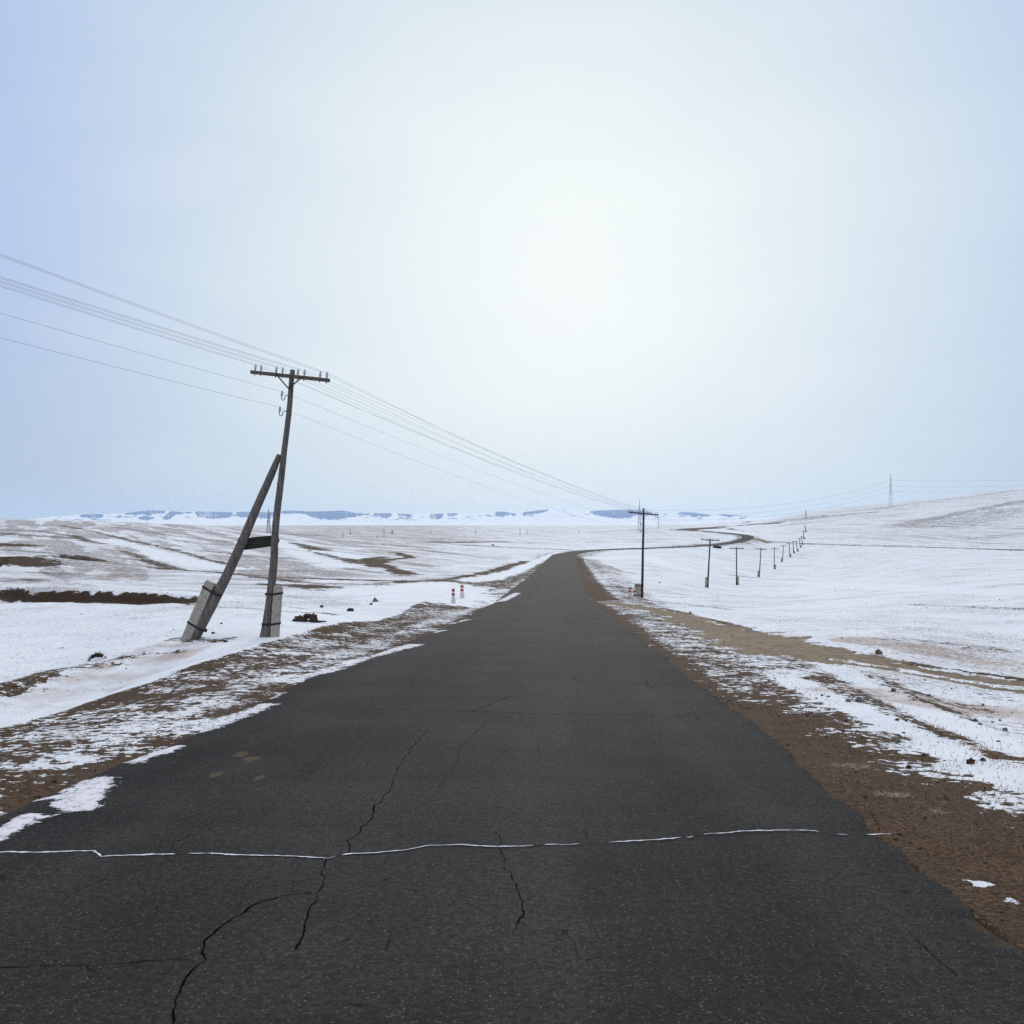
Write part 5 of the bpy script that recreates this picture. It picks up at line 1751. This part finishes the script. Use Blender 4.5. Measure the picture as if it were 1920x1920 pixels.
ST = [
    (1648, 1226, 12, 8, 'brownrock', 'rounded brown stone alone on the snow beyond the dirt track'),
    (1591, 1316, 10, 4.5, 'rock', 'dark stone on the right verge snow, left of a slightly bigger one'),
    (1609, 1315, 13, 7, 'rock', 'dark angular stone on the right verge snow beside the line of dry grass'),
    (1675, 1296, 9, 5, 'brownrock', 'brown stone on dusty snow between the dry grass line and the dirt track'),
    (1742, 1305, 8, 3.5, 'rock', 'flat dark stone on the dusty snow below the dirt track'),
    (1829, 1353, 8, 6, 'brownrock', 'brown upright stone on the open snow near the right edge'),
    (1838, 1359, 9, 3.5, 'rock', 'flat stone on the snow just below the brown upright one'),
    (1885, 1370, 10, 5, 'rock', 'dark stone on the snow, nearest to the right edge of the view'),
    (1843, 1323, 5, 3.5, 'rock', 'small dark stone on the snow between dirt track and brown upright stone'),
    (1820, 1432, 14, 9, 'clod', 'dark lump of stone on the snow strip along the right verge'),
    (1704, 1441, 9, 6, 'clod', 'dark lump in the bare brown soil of the right verge'),
    (1677, 1391, 20, 8, 'rock', 'flat grey slab of broken asphalt lying where soil meets snow on the right'),
    (1861, 1355, 7, 3, 'rock', 'small stone on the snow midway between the upright one and the right edge'),
    (604, 1139, 7, 4, 'clod', 'small brown clod in the snow right of the leaning pole'),
    (657, 1146, 13, 5, 'clod', 'brown clod in the snow between the leaning pole and the pyramid rock'),
    (696, 1134, 5, 3, 'clod', 'small dark clod just below the pyramid rock'),
    (400, 1188, 7, 3, 'clod', 'small brown clod beside the foot of the slanting brace'),
    (415, 1170, 4.5, 2.5, 'clod', 'tiny clod in the snow midway between the brace and the leaning pole'),
    (423, 1204, 8, 3.5, 'clod', 'brown clod in front of the two pole feet'),
    (924, 1023, 5, 2.5, 'clod', 'small dark mound far out on the plain left of the road bend'),
    (1294, 1150, 5, 3, 'clod', 'dark clod on the snow at the far edge of the dirt track'),
    (1237, 1093, 3, 2.2, 'brownrock', 'tiny reddish stone on the snow right of the road pole'),
    (143, 1467, 7, 4, 'rock', 'small dark stone on the left verge beside the asphalt snow patch'),
    (362, 1345, 8, 5, 'rock', 'snow flecked stone on the left verge beside the asphalt edge'),
]
for i, (px, py, w, h, mt, lab) in enumerate(ST):
    stone('stone' if mt != 'clod' else 'clod', px, py, w, h, mt, lab, 'stone' if mt != 'clod' else 'clod', 100 + i, 'stones and clods lying on the snow', rough=0.3 if mt != 'clod' else 0.6)

# culvert under the far crossing road
f_ = drop_pts([(1346, 1028)])[0]
k = f_[1] / F
root = empty('culvert', f_, 'dark culvert mouth under the far bank of the crossing road', 'culvert')
mb = MB(f_)
mb.prism([f_ + np.array([-7 * k, 1.4, 3.5 * k]), f_ + np.array([7 * k, 0.4, 0.5 * k])], 0.55, 0.5, np.array([0, 0, 1.0]))
mb.build('headwall', M['pipe'], root)
mb = MB(f_)
mb.lathe(f_ + np.array([0, -0.5, 0.3]), np.array([0, 1.0, 0]), [(0, 0.55), (0.001, 0.42), (1.2, 0.42), (1.2, 0.5)], 14)
mb.build('pipe', M['iron'], root)
f_ = drop_pts([(1320.5, 1023.5)])[0]
k = f_[1] / F
mb = MB(f_)
mb.prism([f_ + np.array([-3 * k, 0, 1.2 * k]), f_ + np.array([3 * k, 0, 1.2 * k])], 1.6 * k, 0.25, np.array([0, 0, 1.0]), 0.2)
o = mb.build('concrete_block', M['concrete'])
o.location = f_
set_props(o, 'pale concrete block at the edge of the far crossing road', 'concrete block')

# ------------------------------------------------------------------ dry grass and gravel
vv, ff = [], []


def blade(b, h, lean, w):
    n0 = len(vv)
    sd = np.array([-lean[1], lean[0]]) / max(np.hypot(*lean), 1e-6) * w
    m_ = b + np.array([lean[0] * 0.4, lean[1] * 0.4, h * 0.65])
    t_ = b + np.array([lean[0], lean[1], h])
    vv.extend([(b[0] - sd[0], b[1] - sd[1], b[2] - 0.01), (b[0] + sd[0], b[1] + sd[1], b[2] - 0.01), (m_[0] + sd[0] * .7, m_[1] + sd[1] * .7, m_[2]), (m_[0] - sd[0] * .7, m_[1] - sd[1] * .7, m_[2]), tuple(t_)])
    ff.extend([(n0, n0 + 1, n0 + 2, n0 + 3), (n0 + 3, n0 + 2, n0 + 4)])


def scatter(n, smin, smax, tmin, tmax, power=1.6):
    s_ = smin + (smax - smin) * rng.random(n) ** power
    t_ = rng.uniform(tmin, tmax, n)
    x_ = np.interp(s_, RS, ROAD[:, 0]) + np.interp(s_, RS, RN[:, 0]) * t_
    y_ = np.interp(s_, RS, ROAD[:, 1]) + np.interp(s_, RS, RN[:, 1]) * t_
    cl_ = fbm(x_ / 0.8, y_ / 0.8, 3, 91)
    keep = cl_ > rng.uniform(-0.35, 0.45, n)
    return x_[keep], y_[keep]


for (n, a, b, c, d_, hh) in ((9000, 3, 22, 3.2, 4.6, 0.014), (5200, 3, 30, 3.3, 5.0, 0.035), (4200, 8, 60, 4.2, 7.4, 0.05), (4200, 5, 50, -6.6, -3.7, 0.04)):
    x_, y_ = scatter(n, a, b, c, d_)
    z_ = heights(x_, y_)
    for X_, Y_, Z_ in zip(x_, y_, z_):
        ang_ = rng.uniform(0, 6.28)
        l_ = rng.uniform(0.2, 1.3) * max(hh, 0.035)
        blade(np.array([X_, Y_, Z_]), hh * rng.uniform(0.2, 0.9), np.array([math.cos(ang_), math.sin(ang_)]) * l_, 0.0022 + 0.00012 * Y_)
# the line of taller dry grass along the lip of the right verge and the clumpy left ridge
for pl, n, hh, wd_ in (([(1920, 1447), (1860, 1415), (1800, 1388), (1740, 1358), (1690, 1335), (1640, 1312), (1590, 1285), (1545, 1265), (1500, 1245), (1420, 1215)], 2300, 0.06, 0.13),
                       ([(0, 1290), (50, 1274), (95, 1258), (150, 1248), (205, 1243)], 900, 0.045, 0.25),
                       ([(330, 1198), (370, 1199), (410, 1201), (430, 1197)], 500, 0.07, 0.2),
                       ([(0, 1350), (150, 1300), (300, 1258), (400, 1228), (500, 1203), (640, 1165)], 900, 0.03, 0.10)):
    P = drop_pts(densify(pl, 25))
    cum = np.concatenate([[0], np.cumsum(np.hypot(*np.diff(P[:, :2], axis=0).T))])
    q_ = rng.random(n) * cum[-1]
    x_ = np.interp(q_, cum, P[:, 0]) + rng.normal(0, wd_, n)
    y_ = np.interp(q_, cum, P[:, 1]) + rng.normal(0, wd_, n)
    keep = fbm(x_ / 0.5, y_ / 0.5, 3, 93) > 0.0
    x_, y_ = x_[keep], y_[keep]
    z_ = heights(x_, y_)
    for X_, Y_, Z_ in zip(x_, y_, z_):
        ang_ = rng.uniform(0, 6.28)
        blade(np.array([X_, Y_, Z_]), hh * rng.uniform(0.15, 0.7), np.array([math.cos(ang_), math.sin(ang_)]) * hh * rng.uniform(0.5, 1.8), 0.0025 + 0.00010 * Y_)
fy3 = np.exp(rng.uniform(math.log(8), math.log(75), 16000))
fx3 = rng.uniform(-0.56, 0.56, 16000) * fy3
tt3, ss3, _z = road_coords(fx3, fy3)
kp = (np.abs(tt3) > 4.0) & (fbm(fx3 / 3.5, fy3 / 3.5, 3, 97) > -0.05) & ~((tt3 < -6.4) & (tt3 > -9.5) & (ss3 < 45))
fx3, fy3 = fx3[kp], fy3[kp]
fz3 = heights(fx3, fy3)
for X_, Y_, Z_ in zip(fx3, fy3, fz3):
    ang_ = rng.uniform(0, 6.28)
    blade(np.array([X_, Y_, Z_]), rng.uniform(0.004, 0.026), np.array([math.cos(ang_), math.sin(ang_)]) * rng.uniform(0.015, 0.06), 0.0014 + 0.00011 * Y_)
o = mesh_obj('dry_grass', vv, ff, M['straw'])
set_props(o, 'sparse dry brown grass along both road verges', 'grass', kind='stuff')
TUFT = [((1600, 1438), 0.17, 150, 'pale frosted straw tuft on the right verge, farthest from the camera of the three'),
        ((1675, 1492), 0.11, 130, 'pale bent straw tuft with a snow speck on the right verge, middle of the three'),
        ((1757, 1524), 0.05, 40, 'small pale straw sprig on the bare soil of the right verge')]
for (px, rad_, n, lab) in TUFT:
    vv, ff = [], []
    c = drop_pts([px])[0]
    for _ in range(n):
        b = c + np.array([rng.normal(0, rad_ * 0.6), rng.normal(0, rad_ * 0.45), 0])
        b[2] = heights(np.array([b[0]]), np.array([b[1]]))[0]
        ang_ = rng.uniform(0, 6.28)
        blade(b, rng.uniform(0.004, 0.022), np.array([math.cos(ang_), math.sin(ang_)]) * rng.uniform(0.03, 0.11), 0.0022)
    o = mesh_obj('straw_tuft', [tuple(np.array(v_) - c) for v_ in vv], ff, M['palestraw'])
    o.location = c
    set_props(o, lab, 'grass tuft', 'pale straw tufts on the right verge')

# loose gravel, far more than one could count
mb = MB()
gp = []
xq, yq = scatter(5200, 3, 24, 3.05, 4.4)
small = np.column_stack([xq, yq])
xq, yq = scatter(2600, 4, 30, -4.6, -3.45)
small = np.vstack([small, np.column_stack([xq, yq])])
for (n, a, b, c, d_) in ((420, 3, 30, 3.1, 5.6), (420, 8, 62, 4, 12), (420, 6, 60, -6.6, -3.4), (260, 60, 130, 3.2, 7)):
    x_, y_ = scatter(n, a, b, c, d_)
    gp.append(np.column_stack([x_, y_]))
fx2, fy2 = [], []
for _ in range(1500):                    # clods strewn on both fields
    yy_ = math.exp(rng.uniform(math.log(16), math.log(170)))
    xx_ = rng.uniform(-0.56, 0.56) * yy_
    fx2.append(xx_)
    fy2.append(yy_)
fp_ = np.column_stack([fx2, fy2])
t_, s_, _z = road_coords(fp_[:, 0], fp_[:, 1])
fp_ = fp_[(np.abs(t_) > 7.5)]
fp_ = fp_[fbm(fp_[:, 0] / 6, fp_[:, 1] / 6, 3, 95) > 0.0]
allp = np.vstack(gp + [fp_])
az_ = heights(allp[:, 0], allp[:, 1])
ico_v = np.array([(0, 0, 1), (0.89, 0, 0.45), (0.28, 0.85, 0.45), (-0.72, 0.53, 0.45), (-0.72, -0.53, 0.45), (0.28, -0.85, 0.45), (0.72, 0.53, -0.45), (-0.28, 0.85, -0.45), (-0.89, 0, -0.45), (-0.28, -0.85, -0.45), (0.72, -0.53, -0.45), (0, 0, -1)])
ico_f = [(0, 1, 2), (0, 2, 3), (0, 3, 4), (0, 4, 5), (0, 5, 1), (1, 6, 2), (2, 7, 3), (3, 8, 4), (4, 9, 5), (5, 10, 1), (6, 7, 2), (7, 8, 3), (8, 9, 4), (9, 10, 5), (10, 6, 1), (11, 7, 6), (11, 8, 7), (11, 9, 8), (11, 10, 9), (11, 6, 10)]
for (x_, y_), z_ in zip(allp, az_):
    r_ = (0.006 + 0.024 * rng.random() ** 4) * (1 if y_ < 30 else 1 + (y_ - 30) / 60)
    mb.add(ico_v * (1 + rng.uniform(-0.3, 0.3, (12, 1))) * np.array([r_ * rng.uniform(0.8, 1.6), r_, r_ * rng.uniform(0.5, 0.9)]) + np.array([x_, y_, z_ + r_ * 0.25]), ico_f)
zs = heights(small[:, 0], small[:, 1])
tq, sq, rq = road_coords(small[:, 0], small[:, 1])
zs = np.where((tq > LEFT_E(sq)) & (tq < RIGHT_E(sq)), rq - 0.012 * np.abs(tq), zs)
for (x_, y_), z_ in zip(small, zs):
    r_ = 0.003 + 0.009 * rng.random() ** 3
    mb.cur = int(rng.random() < 0.45)
    mb.add(ico_v * (1 + rng.uniform(-0.3, 0.3, (12, 1))) * np.array([r_ * rng.uniform(0.8, 1.6), r_, r_ * rng.uniform(0.5, 0.9)]) + np.array([x_, y_, z_ + r_ * 0.3]), ico_f)
o = mb.build('gravel', [M['clod'], M['rock']], smooth_=False)
set_props(o, 'small dark stones and clods strewn over verge and snow', 'gravel', kind='stuff')
